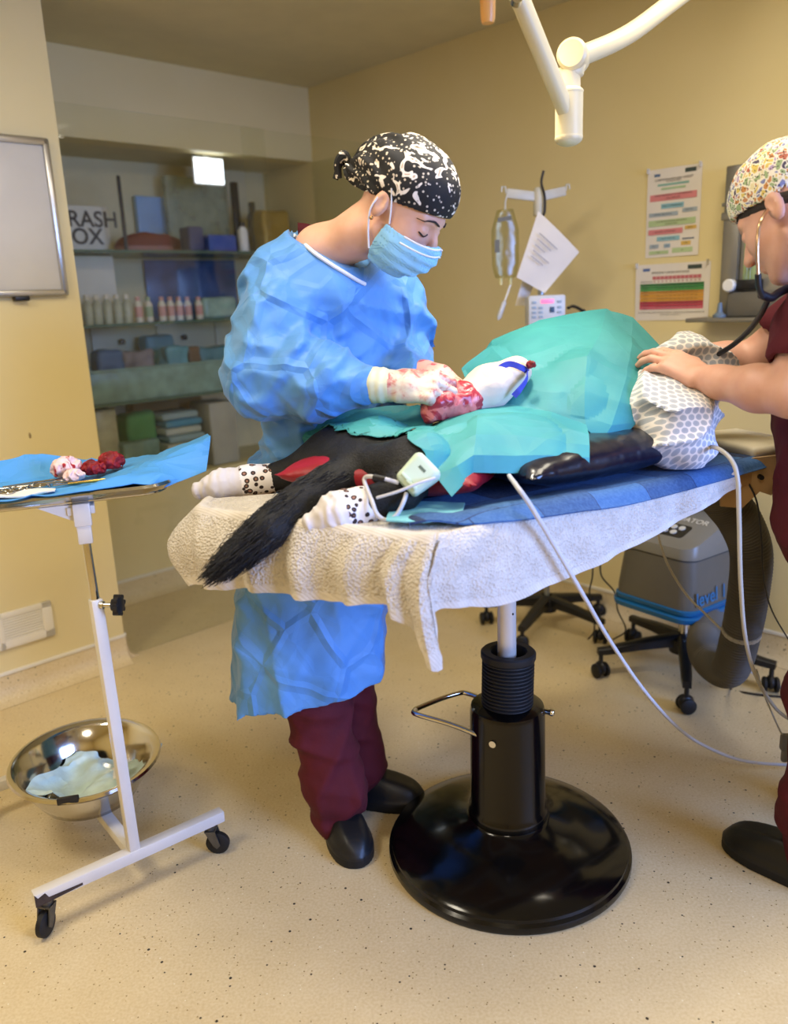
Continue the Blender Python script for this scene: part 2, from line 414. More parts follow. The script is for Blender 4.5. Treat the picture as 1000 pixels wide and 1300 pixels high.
# ------------------------------------------------------------------ glass
def glass_mat(name, tint='#dfeee6', rough=.0, base=.03):
    t = NT(name); t.n.remove(t.b); out = t.n['Material Output']
    tr = t.node('ShaderNodeBsdfTransparent'); tr.inputs[0].default_value = lin(tint)
    gl = t.node('ShaderNodeBsdfGlossy'); gl.inputs['Roughness'].default_value = rough
    lw = t.node('ShaderNodeLayerWeight'); lw.inputs[0].default_value = .5
    pw = t.node('ShaderNodeMath', operation='POWER'); t.link(lw.outputs['Facing'], pw.inputs[0]); pw.inputs[1].default_value = 4
    fr = t.node('ShaderNodeMath', operation='MULTIPLY_ADD'); t.link(pw.outputs[0], fr.inputs[0]); fr.inputs[1].default_value = .5; fr.inputs[2].default_value = base
    mx = t.node('ShaderNodeMixShader'); t.link(fr.outputs[0], mx.inputs[0]); t.link(tr.outputs[0], mx.inputs[1]); t.link(gl.outputs[0], mx.inputs[2]); t.link(mx.outputs[0], out.inputs[0]); return t.m
m_glass = glass_mat('clear_glass', '#fbfcfa'); m_shelf = glass_mat('green_shelf_glass', '#b9cfc0')
m_edge = M('glass_edge_green', '#4d6a5c', .2, var=.05)
def pane(name, s0, s1, t0, t1, z0, z1, label, cat, mat=m_glass, group=None, edge=True):
    mb = MB(); rbox(mb, s0, s1, t0, t1, z0, z1); o = obj(name, mb, mat, smooth=False, label=label, cat=cat, group=group, loc=rm((s0+s1)/2, (t0+t1)/2, z0))
    return o
pane('glass_door', SE - .9, SE - .01, TF - .04, TF - .034, .0, 2.08, 'left sliding glass door in front of the recessed shelves, next to the wall block', 'glass door', group=None)
pane('glass_door', .02, SE - .8, TF - .06, TF - .054, .0, 2.08, 'right sliding glass door behind the surgeon, reaching the poster wall corner', 'glass door')
pane('glass_side_panel', .006, .012, .01, TF - .005, .125, 2.085, 'clear glass end panel standing along the poster wall behind the patterned black cap', 'glass panel')

# ------------------------------------------------------------------ lights: recessed ceiling panels, daylight, surgical lamp
def area(name, loc, aim, sx, sy, power, col, spread=180):
    l = bpy.data.lights.new(name, 'AREA'); l.shape = 'RECTANGLE'; l.size = sx; l.size_y = sy; l.energy = power; l.color = col; l.spread = math.radians(spread)
    o = bpy.data.objects.new(name, l); COL.objects.link(o); o.location = loc
    d = Vector(np.asarray(aim, float) - np.asarray(loc, float)); o.rotation_euler = d.to_track_quat('-Z', 'Y').to_euler(); return o
WARM = (1.0, .90, .72); COOL = (.25, .43, 1.0)
def panel(s, t, power, ss=.58):
    p = rm(s, t, CEIL)
    th = thing('ceiling_light', p - ZX * .02, 'square recessed light panel in the cream ceiling', 'ceiling light', 'ceiling light panels')
    fr = MB()
    for a0, a1, b0, b1 in ((-.5, -.46, -.5, .5), (.46, .5, -.5, .5), (-.46, .46, -.5, -.46), (-.46, .46, .46, .5)):
        rbox(fr, s + a0*ss*1.1, s + a1*ss*1.1, t + b0*ss*1.1, t + b1*ss*1.1, CEIL - .016, CEIL - .001)
    obj('frame', fr, M('light_frame_white', '#efece4', .4), th, smooth=False)
    df = MB(); rbox(df, s - ss*.5, s + ss*.5, t - ss*.5, t + ss*.5, CEIL - .012, CEIL - .006)
    m = M('light_diffuser', '#ffffff', .6, var=0, emit='#fff0cf', es=1.5)
    obj('diffuser', df, m, th, smooth=False)
    l = area('panel_lamp', p - ZX * .03, p - ZX, ss * .9, ss * .9, power, WARM)
    return th
# ------------------------------------------------------------------ things on the walls
E0 = rm(SE, TF, 0); KR = rm(0, 0, 0)
def pl(px, py): return onp(px, py, E0, BX)          # on the left wall block
def pr_(px, py): return onp(px, py, KR, AX)         # on the poster wall
m_alu = M('brushed_aluminium', '#c9c6c0', .28, .9, var=.03); m_steel = M('polished_steel', '#cfccc6', .13, 1.0, var=.02); m_chrome = M('chrome', '#dcdad6', .08, 1.0, var=0)
m_white = M('white_enamel', '#e6e3de', .35, var=.02); m_black = M('black_plastic', '#17171a', .42, var=.1); m_wpl = M('white_plastic', '#e7e6e2', .4, var=.02)
# whiteboard
zb, zt = 1.437, 1.935; sL, sR = 2.35, 1.693
th = thing('whiteboard', rm((sL+sR)/2, TF, zb), 'aluminium framed whiteboard hung on the cream wall block at left', 'whiteboard')
mb = MB(); rbox(mb, sR + .008, sL, TF + .004, TF + .016, zb + .01, zt - .01, .001); obj('writing_surface', mb, M('whiteboard_enamel', '#d9d3c6', .12, var=.02), th)
for nm, a in (('frame_rail', (sR, sL, zt - .013, zt + .012)), ('frame_rail', (sR, sL, zb - .008, zb + .014)), ('frame_stile', (sR - .002, sR + .020, zb - .006, zt + .010)), ('frame_stile', (sL - .02, sL, zb, zt))):
    mb = MB(); rbox(mb, a[0], a[1], TF + .001, TF + .026, a[2], a[3], .005); obj(nm, mb, m_alu, th)
mb = MB(); rbox(mb, sR + .14, sR + .19, TF + .001, TF + .03, zb - .022, zb - .006, .003); obj('bracket', mb, m_black, th)
# vent grille
z0, z1, sa, sb = .200, .336, 1.914, 2.33
th = thing('wall_vent', rm((sa+sb)/2, TF, z0), 'white louvred air vent low on the cream wall block', 'vent')
mb = MB(); mid = (sa + sb) / 2; W2 = .013
for q in ((sa, sb, z0, z0 + .028), (sa, sb, z1 - .022, z1), (sa, sa + .036, z0, z1), (sb - .036, sb, z0, z1), (sa + .178, sa + .198, z0, z1), (sa + .34, sa + .36, z0, z1)): rbox(mb, q[0], q[1], TF + .001, TF + W2, q[2], q[3], .002)
obj('frame', mb, M('vent_white', '#efe8d6', .4, var=.02), th)
for k in range(2):
    mb = MB(); s0 = sa + .036 + k * .162; 
    mb.mat(1); rbox(mb, s0, s0 + .142, TF + .0005, TF + .0015, z0 + .028, z1 - .022); mb.mat(0)
    for q in range(9):
        zz = z0 + .033 + q * .0096; mb.box(rm(s0 + .071, TF + .007, zz), (.142, .012, .0042), np.array([-AX, nrm(BX - ZX * .8), np.cross(-AX, nrm(BX - ZX * .8))]))
    obj('louvre_panel', mb, [M('vent_white', ''), M('vent_dark', '#b5ab92', .8)], th, smooth=False)
mb = MB(); mb.ball(pl(38, 553), (.004, .004, .011), 8, RAX); obj('wall_scuff', mb, M('scuff_brown', '#8f7a58', .8), label='small brown scuff mark on the cream wall block above the tray', cat='scuff')

# posters, as printed sheets: paper plus ink blocks
m_paper = M('poster_paper', '#e6dfd8', .35, var=.015)
inks = {}
def ink(c): return M('ink_' + c.strip('#'), c, .45, var=.04)
def poster(name, corners, label, blocks, texts, tapes=()):
    """corners: px of top-left, top-right, bottom-left; blocks as fractions of the sheet (u0,u1,v0,v1,colour)"""
    a, b, c = [pr_(*q) for q in corners]; ux, uy = b - a, c - a; nn = -AX
    ux = BX * (ux @ BX) + ZX * 0; uy = ZX * (uy @ ZX)
    ux = BX * np.linalg.norm(ux); 
    Q = lambda u, v, l=.0: a + ux*u + uy*v + nn*(.003 + l)
    mb = MB(); n = 6; g = [(i/n, j/n) for j in range(n+1) for i in range(n+1)]; ms = [m_paper, M('clear_tape', '#cfc8ba', .2), ink('#4b4648')]
    mb.add([Q(u, v, .001 * math.sin(3*u + 5*v)) for u, v in g] + [Q(u, v, -.0016 + .001 * math.sin(3*u+5*v)) for u, v in g], [(j*(n+1)+i, j*(n+1)+i+1, (j+1)*(n+1)+i+1, (j+1)*(n+1)+i) for j in range(n) for i in range(n)] + [(49+j*(n+1)+i, 49+(j+1)*(n+1)+i, 49+(j+1)*(n+1)+i+1, 49+j*(n+1)+i+1) for j in range(n) for i in range(n)])
    for u0, u1, v0, v1, col in blocks:
        m = ink(col)
        if m not in ms: ms.append(m)
        mb.mat(ms.index(m)); mb.quad(Q(u0, v0, .0016), Q(u1, v0, .0016), Q(u1, v1, .0016), Q(u0, v1, .0016))
    mb.mat(1)
    for u, v in tapes: mb.box(Q(u, v, .0012), (.03, .002, .018), RAX)
    mb.mat(2)
    for u, v, sz, t in texts: mb.text(t, Q(u, v, .0022), BX, ZX, sz)
    return obj(name, mb, ms, smooth=False, label=label, cat='poster', loc=a + ux/2 + uy)
R1, B1, G1, O1, N1, P1 = '#d9868c', '#8fc0d0', '#b4c99a', '#dcb662', '#a6b3c0', '#3c4a48'
bl = [(.70, .90, .03, .075, P1), (.13, .24, .055, .085, '#4d6b96'), (.2, .78, .17, .195, '#86b3ac'), (.27, .72, .215, .24, '#a9c4a0'), (.06, .93, .285, .36, R1), (.28, .7, .395, .45, B1), (.05, .60, .49, .535, N1), (.68, .95, .465, .51, N1),
      (.05, .93, .575, .645, G1), (.05, .70, .68, .74, R1), (.74, .95, .665, .705, O1), (.22, .65, .765, .815, B1), (.70, .92, .80, .815, '#5b6f88'), (.08, .26, .85, .895, N1), (.36, .48, .85, .895, '#97aec4'), (.68, .86, .835, .88, O1), (.08, .45, .925, .965, G1), (.52, .90, .905, .96, G1)]
ln = [(.5, .125, .011, 'CARDIOPULMONARY ARREST'), (.5, .148, .0085, 'ACTION CARD'), (.5, .3, .008, 'SHAKE AND SHOUT TO TEST RESPONSE'), (.5, .335, .008, 'CALL FOR HELP'), (.49, .423, .0075, 'START COMPRESSIONS'), (.32, .512, .007, 'AIRWAY   BREATHING'), (.81, .487, .007, 'RHYTHM'), (.48, .595, .007, 'TWO MINUTES OF BASIC LIFE SUPPORT'), (.48, .625, .007, 'CHANGE OVER'), (.37, .71, .007, 'ADVANCED LIFE SUPPORT'), (.84, .685, .006, 'DRUGS'), (.43, .79, .007, 'CHECK THE PULSE'), (.17, .872, .006, 'ECG'), (.42, .872, .006, 'CO2'), (.77, .857, .006, 'DOSE'), (.26, .945, .006, 'YES'), (.71, .932, .006, 'NO')]
poster('wall_poster', ((823, 217), (892, 208), (817, 328)), 'upper portrait poster of red, blue and green flow chart boxes on the cream wall', bl, ln, ((.02, .01), (.98, .01)))
R2, G2, O2, R3 = '#c9737c', '#3d8a4c', '#d79d45', '#c0455a'
bl = [(.71, .89, .045, .115, P1), (.10, .2, .07, .12, '#5570a8')]
for k in range(12): bl.append((.24 + k*.0545, .24 + k*.0545 + .049, .215, .275, R2)); bl.append((.26 + k*.0545, .24 + k*.0545 + .04, .295, .32, '#b98a8a'))
for v0, v1, c in ((.345, .385, '#2f7440'), (.39, .43, G2), (.435, .475, '#4d9a54'), (.48, .52, '#c98d3c'), (.525, .60, O2), (.605, .66, O2), (.665, .705, '#b53d50'), (.71, .755, R3), (.76, .80, '#d56c80')): bl.append((.07, .93, v0, v1, c))
ln = [(.48, .155, .010, 'EMERGENCY DRUGS AND DOSES'), (.16, .31, .008, 'WEIGHT (KG)'), (.5, .86, .007, 'VOLUMES IN MILLILITRES PER BODY WEIGHT - CHECK DRUG STRENGTH BEFORE USE'), (.5, .90, .006, 'REPEAT EVERY OTHER CYCLE')]
for k in range(8): ln.append((.15, .367 + k*.06, .0065, ('LOW', 'HIGH', 'VASO', 'ATROP', 'AMIO', 'LIDO', 'NALOX', 'FLUM')[k]))
for r in range(7):
    ln.append((.58, .367 + r * .064, .0065, '   '.join('%.2f' % (.05 * (c + 1) * (r + 1)) for c in range(10))))
poster('wall_poster', ((808, 337), (903, 328), (803, 407)), 'lower landscape poster with a green, orange and red dose table on the cream wall', bl, ln, ((.02, .01), (.97, .01)))

# wall-mounted anaesthetic flowmeter: grey panel and stem over a shelf
m_grey = M('grey_metal', '#8d8a82', .35, .55, var=.04); m_grey2 = M('light_grey_metal', '#aaa69c', .3, .5, var=.04)
t0 = 2.290
th = thing('anaesthetic_flowmeter', rm(0, t0 + .2, 1.24), 'grey wall-mounted gas flowmeter panel beside the posters, behind the person at right', 'flowmeter')
mb = MB(); rbox(mb, -.10 + .102, -.10 + .17, t0, t0 + .058, 1.25, 1.76, .006); rbox(mb, .002, .075, t0 - .006, t0 + .064, 1.585, 1.61, .003); rbox(mb, .002, .075, t0 - .006, t0 + .064, 1.63, 1.642, .003); obj('stem', mb, m_grey, th)
mb = MB(); rbox(mb, .002, .05, t0 + .058, t0 + .34, 1.30, 1.62, .006); obj('back_panel', mb, m_grey2, th)
mb = MB(); rbox(mb, .05, .058, t0 + .075, t0 + .125, 1.385, 1.60, .002); obj('scale_plate', mb, M('scale_plate_green', '#a9bd86', .3), th)
mb = MB(); mb.cyl(rm(.07, t0 + .10, 1.385), rm(.07, t0 + .10, 1.60), .012, n=16); tb = obj('flow_tube', mb, m_glass, th)
mb = MB(); mb.ball(rm(.07, t0 + .10, 1.43), .008, 12); obj('float', mb, m_white, tb)
mb = MB(); rbox(mb, .05, .085, t0 + .065, t0 + .145, 1.352, 1.385, .004); obj('valve_block', mb, m_black, th)
mb = MB(); mb.lathe([(0, 0), (.010, 0), (.010, .018), (.021, .02), (.022, .044), (.018, .048), (0, .048)], rm(.055, t0 + .045, 1.368), -AX, 18); obj('flow_knob', mb, m_wpl, th)
mb = MB(); rbox(mb, .002, .09, t0 + .04, t0 + .36, 1.262, 1.345, .006); obj('manifold', mb, M('manifold_grey', '#77746d', .4, .4), th)
mb = MB(); mb.lathe([(0, 0), (.022, 0), (.022, .008), (.010, .018), (.007, .05), (0, .05)], rm(.10, t0 + .02, 1.2615), ZX, 16); obj('outlet_cone', mb, M('blue_grey_plastic', '#6f7f90', .4), th)
mb = MB(); rbox(mb, .002, .16, t0 - .075, t0 + .5, 1.247, 1.261, .003); obj('shelf', mb, m_grey, th)

# ------------------------------------------------------------------ recess: glass shelves and what stands on them
SZ = (.9535, 1.311, 1.634)
def rp(px, py, t): return onp(px, py, rm(0, t, 0), BX)
def st(p): q = p - K; return -(q @ AX), q @ BX, p[2]
for z, lb in zip(SZ, ('lowest glass shelf of the recess, under the long teal tray', 'middle glass shelf of the recess, under the row of small white bottles', 'top glass shelf of the recess, under the maroon clog')):
    pane('glass_shelf', .012, SE + .27, -ND + .004, -.004, z - .010, z, lb, 'glass shelf', m_shelf)
    o = bpy.context.scene.collection.objects[-1]
    mb = MB(); rbox(mb, .012, SE + .27, -.004, -.0015, z - .011, z + .0005); obj('front_edge', mb, m_edge, o, smooth=False)
# cupboard fronts on the back of the recess
m_cup = M('cream_laminate', '#ded3ae', .4, var=.02); m_knob = M('bronze_knob', '#4f443a', .3, .7)
cupf = 0
for i, (s0, s1) in enumerate(((1.14, 1.50), (.78, 1.135), (.42, .775), (.06, .415))):
    th = thing('cupboard_door', rm((s0+s1)/2, -ND, .98), ('cream cupboard door at the far left of the recess with a round dark knob', 'cream cupboard door second from the left in the recess, behind the teal tray', 'cream cupboard door third from the left in the recess, beside the surgeon sleeve', 'cream cupboard door hidden behind the surgeon in the recess')[i], 'cupboard door')
    mb = MB(); rbox(mb, s0, s1, -ND + .001, -ND + .018, .975, 1.29, .003); obj('door_panel', mb, m_cup, th)
    mb = MB(); mb.lathe([(0, 0), (.006, 0), (.006, .012), (.015, .014), (.015, .026), (.009, .03), (0, .03)], rm(s1 - .15, -ND + .0185, 1.215), BX, 16); obj('knob', mb, m_knob, th)
def sized(px0, px1, py0, py1, t):
    a, b = rp(px0, (py0+py1)/2, t), rp(px1, (py0+py1)/2, t); s0, s1 = st(a)[0], st(b)[0]
    z0 = st(rp((px0+px1)/2, py1, t))[2]; z1 = st(rp((px0+px1)/2, py0, t))[2]; return min(s0, s1), max(s0, s1), z0, z1
def nbox(name, px0, px1, py0, t, zb, dep, mat, label, cat, bev=.004, group=None, th=None):
    s0, s1, _, z1 = sized(px0, px1, py0, py0 + 30, t); mb = MB(); rbox(mb, s0, s1, t - dep, t, zb, z1, bev)
    return obj(name, mb, mat, th, label=label, cat=cat, group=group, loc=None), (s0, s1, zb, z1)
m_card = M('white_card', '#e3dfd2', .6, var=.03)
# trash box with its lettering
th = thing('trash_box', rm(1.3, -.1, SZ[1] + .005), 'white box lettered TRASH BOX standing at the left of the recess', 'box')
s0, s1, _, z1 = sized(52, 149, 258, 340, -.12); mb = MB(); rbox(mb, s0, s1, -.34, -.12, SZ[1] + .21, z1, .004); 
zT = z1
th.location = rm((s0+s1)/2, -.2, SZ[1] + .001)
mb = MB(); rbox(mb, s0, s1, -.30, -.19, SZ[1] + .001, SZ[2] - .013, .004); rbox(mb, s0, s1, -.30, -.19, SZ[2] + .001, zT, .004); obj('cuboid', mb, m_card, th)
mb = MB(); q = rp(110, 279, -.187); mb.text('TRASH', q + (-AX)*.0, AX, ZX, .098, True); q = rp(104, 301, -.187); mb.text('BOX', q, AX, ZX, .098, True)
obj('lettering', mb, M('letter_dark', '#4c4a4a', .6, var=0), th, smooth=False)

def blob(name, px0, px1, py0, t, zb, mat, label, cat, dep=.16, sd=1, amp=.25, freq=9, kind=None):
    """soft packet or cloth: a rounded box pushed about by noise"""
    s0, s1, _, z1 = sized(px0, px1, py0, py0 + 20, t); c = rm((s0+s1)/2, t - dep/2, (zb + z1)/2); hs = V((s1-s0)/2, dep/2, (z1 - zb)/2)
    f = lambda p: np.maximum(sbox(p, c, hs, min(hs) * .35, RAX) + amp * min(hs) * (fbm(p * freq + sd * 7.3, 2)), zb + .001 - p[:, 2])
    R = np.linalg.norm(hs[:2]); mb = sdf(f, c - V(R, R, hs[2]) - .012, c + V(R, R, hs[2]) + .012, max(.006, min(hs) / 7)); return obj(name, mb, mat, label=label, cat=cat)
def film(name, c, alpha, rough=.25):
    return M(name, c, rough, alpha=alpha, var=.15, vs=14, bump=.5, bs=30)
m_maroon = M('maroon_rubber', '#6b1f22', .5); m_navy = M('navy_cloth', '#27356b', .7); m_blue = M('blue_plastic', '#2c4fa3', .35)
# shelf 3 (top)
def clog(name, mat, pos, fwd, L, label, cat, parent=None, dark=None, group=None):
    """rubber clog: sole and upper with an opening"""
    f = nrm(V(fwd[0], fwd[1], 0)); r = np.cross(f, ZX); R = np.array([f, r, ZX]); c = np.asarray(pos, float); k = L / .28
    def g(p):
        q = (p - c) @ R.T / k; x, y, z = q[:, 0], q[:, 1], q[:, 2]
        toe = np.clip((x - .02) / .12, 0, 1); heel = np.clip((-x - .07) / .07, 0, 1)
        w = (.044 + .010 * np.clip((x + .06) / .10, 0, 1)) * np.sqrt(np.clip(1 - .985 * toe ** 3.0 - .55 * heel ** 3, .02, 1))
        sole = smin(np.maximum(np.maximum((np.abs(y) - w - .002) * .8, np.abs(x) - .142), np.abs(z - .0135) - .0135), 1e3, 0)
        h = np.where(x > -.01, .090 - .040 * np.clip((x + .01) / .15, 0, 1) ** 1.6, .090 - .012 * np.clip((-x - .06) / .08, 0, 1))
        h = h * np.sqrt(np.clip(1 - .75 * np.clip((x - .09) / .052, 0, 1) ** 2.5, .05, 1)); zz = np.clip(z / np.maximum(h, .01), 0, 1.2)
        up = np.maximum((np.abs(y) - w * np.sqrt(np.clip(1.02 - .80 * zz ** 2.6, .01, 1))) * .8, np.maximum((z - h) * .8, np.maximum(-z, np.abs(x) - .138)))
        d = smin(sole, up, .008)
        hole = cap(q, (-.085, 0, .098), (-.045, 0, .112), .030, .036)
        return np.maximum(d, -hole) * k * .6
    mb = sdf(g, c - V(.2, .2, .01) * k, c + V(.2, .2, .12) * k, .0055 * k); paint(mb, lambda fc: ((fc - c)[:, 2] < .021 * k).astype(int))
    return obj(name, mb, [mat, dark or mat], parent, label=label, cat=cat, group=group)
a = rp(182, 318, -.085); clog('clog', m_maroon, V(a[0], a[1], SZ[2] + .003), -AX * .9 - BX * .2, .26, 'maroon rubber clog nearest the trash box on the top glass shelf', 'shoe', dark=M('maroon_sole', '#8d5a4f', .5))
a = rp(212, 318, -.235); clog('clog', m_maroon, V(a[0], a[1], SZ[2] + .003), AX * .95 - BX * .2, .26, 'maroon rubber clog behind, with its toe towards the blue tray on the top glass shelf', 'shoe', dark=M('maroon_sole', ''))
blob('mesh_bag', 240, 259, 287, -.02, SZ[2], M('dark_mesh', '#4a4f73', .8), 'dark blue mesh bag beside the maroon clog', 'bag', .1, 3)
nbox('storage_tray', 266, 301, 298, -.02, SZ[2] + .001, .15, m_blue, 'bright blue plastic tray on the top glass shelf', 'tray', .008)
blob('plastic_bag', 210, 288, 225, -.325, SZ[2], film('clear_bag_green', '#b3bda0', .5), 'clear greenish plastic bag of supplies on the top glass shelf', 'bag', .045, 5, .3)
nbox('cuboid', 174, 229, 250, -.40, SZ[2] + .001, .04, M('pale_blue_reflection', '#8fb8e6', .4), 'pale blue carton standing in for a window reflection on the top glass shelf', 'cuboid')  # solid pale blue box in place of a window reflected in the glass
def bottle(name, px, py0, t, zb, r, mat, capm, label, cat, group=None, sh=None):
    p = rp(px, py0, t); h = p[2] - zb; p = V(p[0], p[1], zb + .001)
    th = thing(name, p, label, cat, group); mb = MB(); mb.lathe([(0, 0), (r*.9, 0), (r, .006), (r, h*.70), (r*.55, h*.82), (r*.5, h*.84), (0, h*.84)], p, ZX, 18); obj('bottle_body', mb, mat, th)
    mb = MB(); mb.lathe([(0, h*.842), (r*.6, h*.842), (r*.6, h*.985), (r*.5, h), (0, h)], p, ZX, 16); obj('cap', mb, capm, th)
    if sh is not None: mb = MB(); mb.lathe([(r*1.01, h*.2), (r*1.012, h*.21), (r*1.012, h*.6), (r*1.01, h*.61)], p, ZX, 18); obj('paper_label', mb, sh, th)
    return th
bottle('pump_bottle', 307, 282, -.05, SZ[2], .026, m_wpl, m_black, 'white bottle with a black cap next to the blue tray on the top glass shelf', 'bottle')
bottle('pump_bottle', 319, 257, -.24, SZ[2], .03, m_black, m_black, 'tall black bottle on the top glass shelf left of the gold bag', 'bottle')
blob('gift_bag', 334, 368, 266, -.06, SZ[2], M('gold_foil', '#a98a35', .35, .3, bump=.4), 'crumpled gold bag on the top glass shelf', 'bag', .1, 9)
nbox('black_case', 296, 303, 231, -.3, SZ[2] + .001, .03, m_black, 'slim black case standing at the back of the top glass shelf', 'case')
blob('equipment_strap', 149, 154, 222, -.03, SZ[2] - .0, m_black, 'black strap hanging over the edge by the trash box', 'strap', .012, 4, .1)
# shelf 2: small white bottles
nbox('black_case', 94, 112, 332, -.31, SZ[1] + .001, .05, m_black, 'black case standing behind the clear bottles at the left of the middle shelf', 'case')
nbox('wide_blue_panel', 184, 299, 330, -.425, SZ[1] + .001, .012, M('mottled_blue', '#41659f', .3, var=.3, vs=5), 'wide dark blue panel leaning at the back of the middle glass shelf', 'panel')  # flat blue panel with random variation in tone
m_clear = film('milky_plastic', '#c8ccb4', .75); m_lab = M('bottle_label_pink', '#cf9c92', .5, var=.1); m_lab2 = M('bottle_label_green', '#9bb08c', .5, var=.1); m_cream = M('bottle_white', '#dcd6c4', .4)
spots = [(109, 375), (121, 375), (134, 374), (147, 374), (159, 374)]
for k, (px, py) in enumerate(spots): bottle('supply_bottle', px, py, -.05, SZ[1], .021, m_clear, m_cream, ('leftmost', 'second', 'third', 'fourth', 'fifth')[k] + ' milky bottle from the left on the middle glass shelf', 'bottle', 'milky bottles on the middle shelf')
for k, px in enumerate((174, 187, 204, 215, 226, 237, 251)): bottle('supply_bottle', px, 377, -.05, SZ[1], .0185, m_cream, m_lab if k != 1 else m_lab2, ('first', 'second', 'third', 'fourth', 'fifth', 'sixth', 'last')[k] + ' in the row of white labelled bottles on the middle glass shelf', 'bottle', 'white bottles on the middle shelf', m_lab if k != 1 else m_lab2)
blob('supply_pack', 259, 302, 377, -.03, SZ[1], film('teal_film', '#9fbfb4', .85), 'pale teal packet at the right end of the middle glass shelf', 'packet', .1, 11, .12)
# shelf 1: long teal tray of packets
m_teal = film('teal_plastic', '#86a9a0', .8); s0, s1, _, z1 = sized(113, 330, 462, 490, -.015)
mb = MB(); zt_ = z1
for q in ((s0, s1, -.4, -.015, SZ[0] + .001, SZ[0] + .006), (s0, s1, -.02, -.015, SZ[0] + .001, zt_), (s0, s1, -.4, -.395, SZ[0] + .001, zt_), (s0, s0 + .005, -.395, -.02, SZ[0] + .001, zt_), (s1 - .005, s1, -.395, -.02, SZ[0] + .001, zt_)): rbox(mb, *q, .001)
rbox(mb, s0 - .006, s1 + .006, -.016, -.008, zt_ - .01, zt_ + .002, .003)
obj('storage_bin', mb, m_teal, label='long see-through teal bin on the lowest glass shelf of the recess', cat='bin')
zb = SZ[0] + .007
for k, (a_, b_, y_, m_, lb, t_) in enumerate(((124, 157, 445, M('packet_blue', '#3b608f', .45), 'dark blue packet at the left end of the long teal bin', -.04), (156, 197, 445, M('packet_mauve', '#9c8d8a', .5, var=.2), 'mauve and white packet in the long teal bin', -.17), (186, 222, 426, M('packet_teal', '#5b98a6', .4, bump=.4), 'tall teal packet standing in the long teal bin', -.29), (212, 241, 440, M('packet_teal', ''), 'shorter teal packet leaning beside the tall one in the long teal bin', -.04), (240, 256, 440, M('packet_brown', '#8a6b48', .6), 'brown packet in the long teal bin', -.17), (254, 300, 440, M('packet_teal2', '#6a9d9f', .4), 'teal packet by the surgeon sleeve in the long teal bin', -.27))):
    blob('supply_packet', a_, b_, y_, t_, zb, m_, lb, 'packet', .085, k + 20, .42, 11)
# floor of the recess
zb = OZ0
nbox('storage_tub', 122, 149, 520, -.05, zb + .001, .2, film('milky_tub', '#b9b8a0', .9), 'milky plastic tub at the far left on the floor of the recess', 'tub', .01)
nbox('cardboard_box', 170, 258, 508, -.36, zb + .001, .08, M('cardboard_brown', '#9c7440', .7), 'brown cardboard box at the back of the recess floor', 'box')
blob('folded_cloth', 160, 200, 524, -.12, zb, M('green_cloth', '#4f8f58', .8, bump=.3), 'green folded cloth on the floor of the recess', 'cloth', .14, 31, .3)
blob('plastic_bag', 157, 204, 560, -.0, zb, film('grey_green_film', '#7d9a92', .8), 'grey green plastic bag in front of the green cloth', 'bag', .07, 33, .25)
pz = zb + .09
nbox('storage_tub', 214, 258, 561, -.05, zb + .001, .2, _mats['milky_tub'], 'milky tub under the stack of folded drapes in the recess', 'tub', .012)
for k in range(4):
    s0, s1, _, zz = sized(210, 260, 523, 540, -.05); h0 = sized(214, 258, 561, 580, -.05)[3] + .001; hh = (zz - h0) / 4; mb = MB(); rbox(mb, s0 + .012 * (k % 2), s1 - .010 * ((k + 1) % 2), -.26, -.05 - .01 * k, h0 + k * hh, h0 + (k + 1) * hh - .001, hh * .4)
    obj('folded_drape', mb, (M('drape_grey_blue', '#8fa6ac', .8), M('drape_pale', '#b9bfb4', .8), M('drape_teal_blue', '#5f93ad', .8), M('drape_grey_blue', ''))[k], label=('bottom', 'second from bottom', 'third from bottom', 'topmost')[k] + ' folded drape in the stack on the milky tub', cat='drape', group='folded drapes in the recess')
nbox('storage_tub', 266, 300, 510, -.05, zb + .001, .2, M('grey_tub', '#a8a698', .5), 'tall grey tub at the right of the recess floor beside the gown', 'tub', .01)
# added glowing panel, stands in for a light in the room behind
th = thing('recess_glow_panel', rm(.93, -.2, 2.03), 'small bright rectangular panel added under the recess top in place of a light behind', 'ceiling light')
a = rp(245, 196, -.08); b = rp(287, 236, -.08); s0, s1 = st(b)[0], st(a)[0]
mb = MB(); rbox(mb, s0, s1, -.1, -.09, st(b)[2], st(a)[2] - .005, .002); obj('housing', mb, m_white, th)
mb = MB(); rbox(mb, s0 + .008, s1 - .008, -.0895, -.083, st(b)[2] + .008, st(a)[2] - .012); obj('diffuser', mb, M('recess_glow', '#ffffff', .5, var=0, emit='#e6f0fb', es=4), th, smooth=False)
mb = MB(); rbox(mb, (s0+s1)/2 - .02, (s0+s1)/2 + .02, -.13, -.1, st(a)[2] - .03, OZ1 - .0015); obj('bracket', mb, m_white, th, smooth=False)
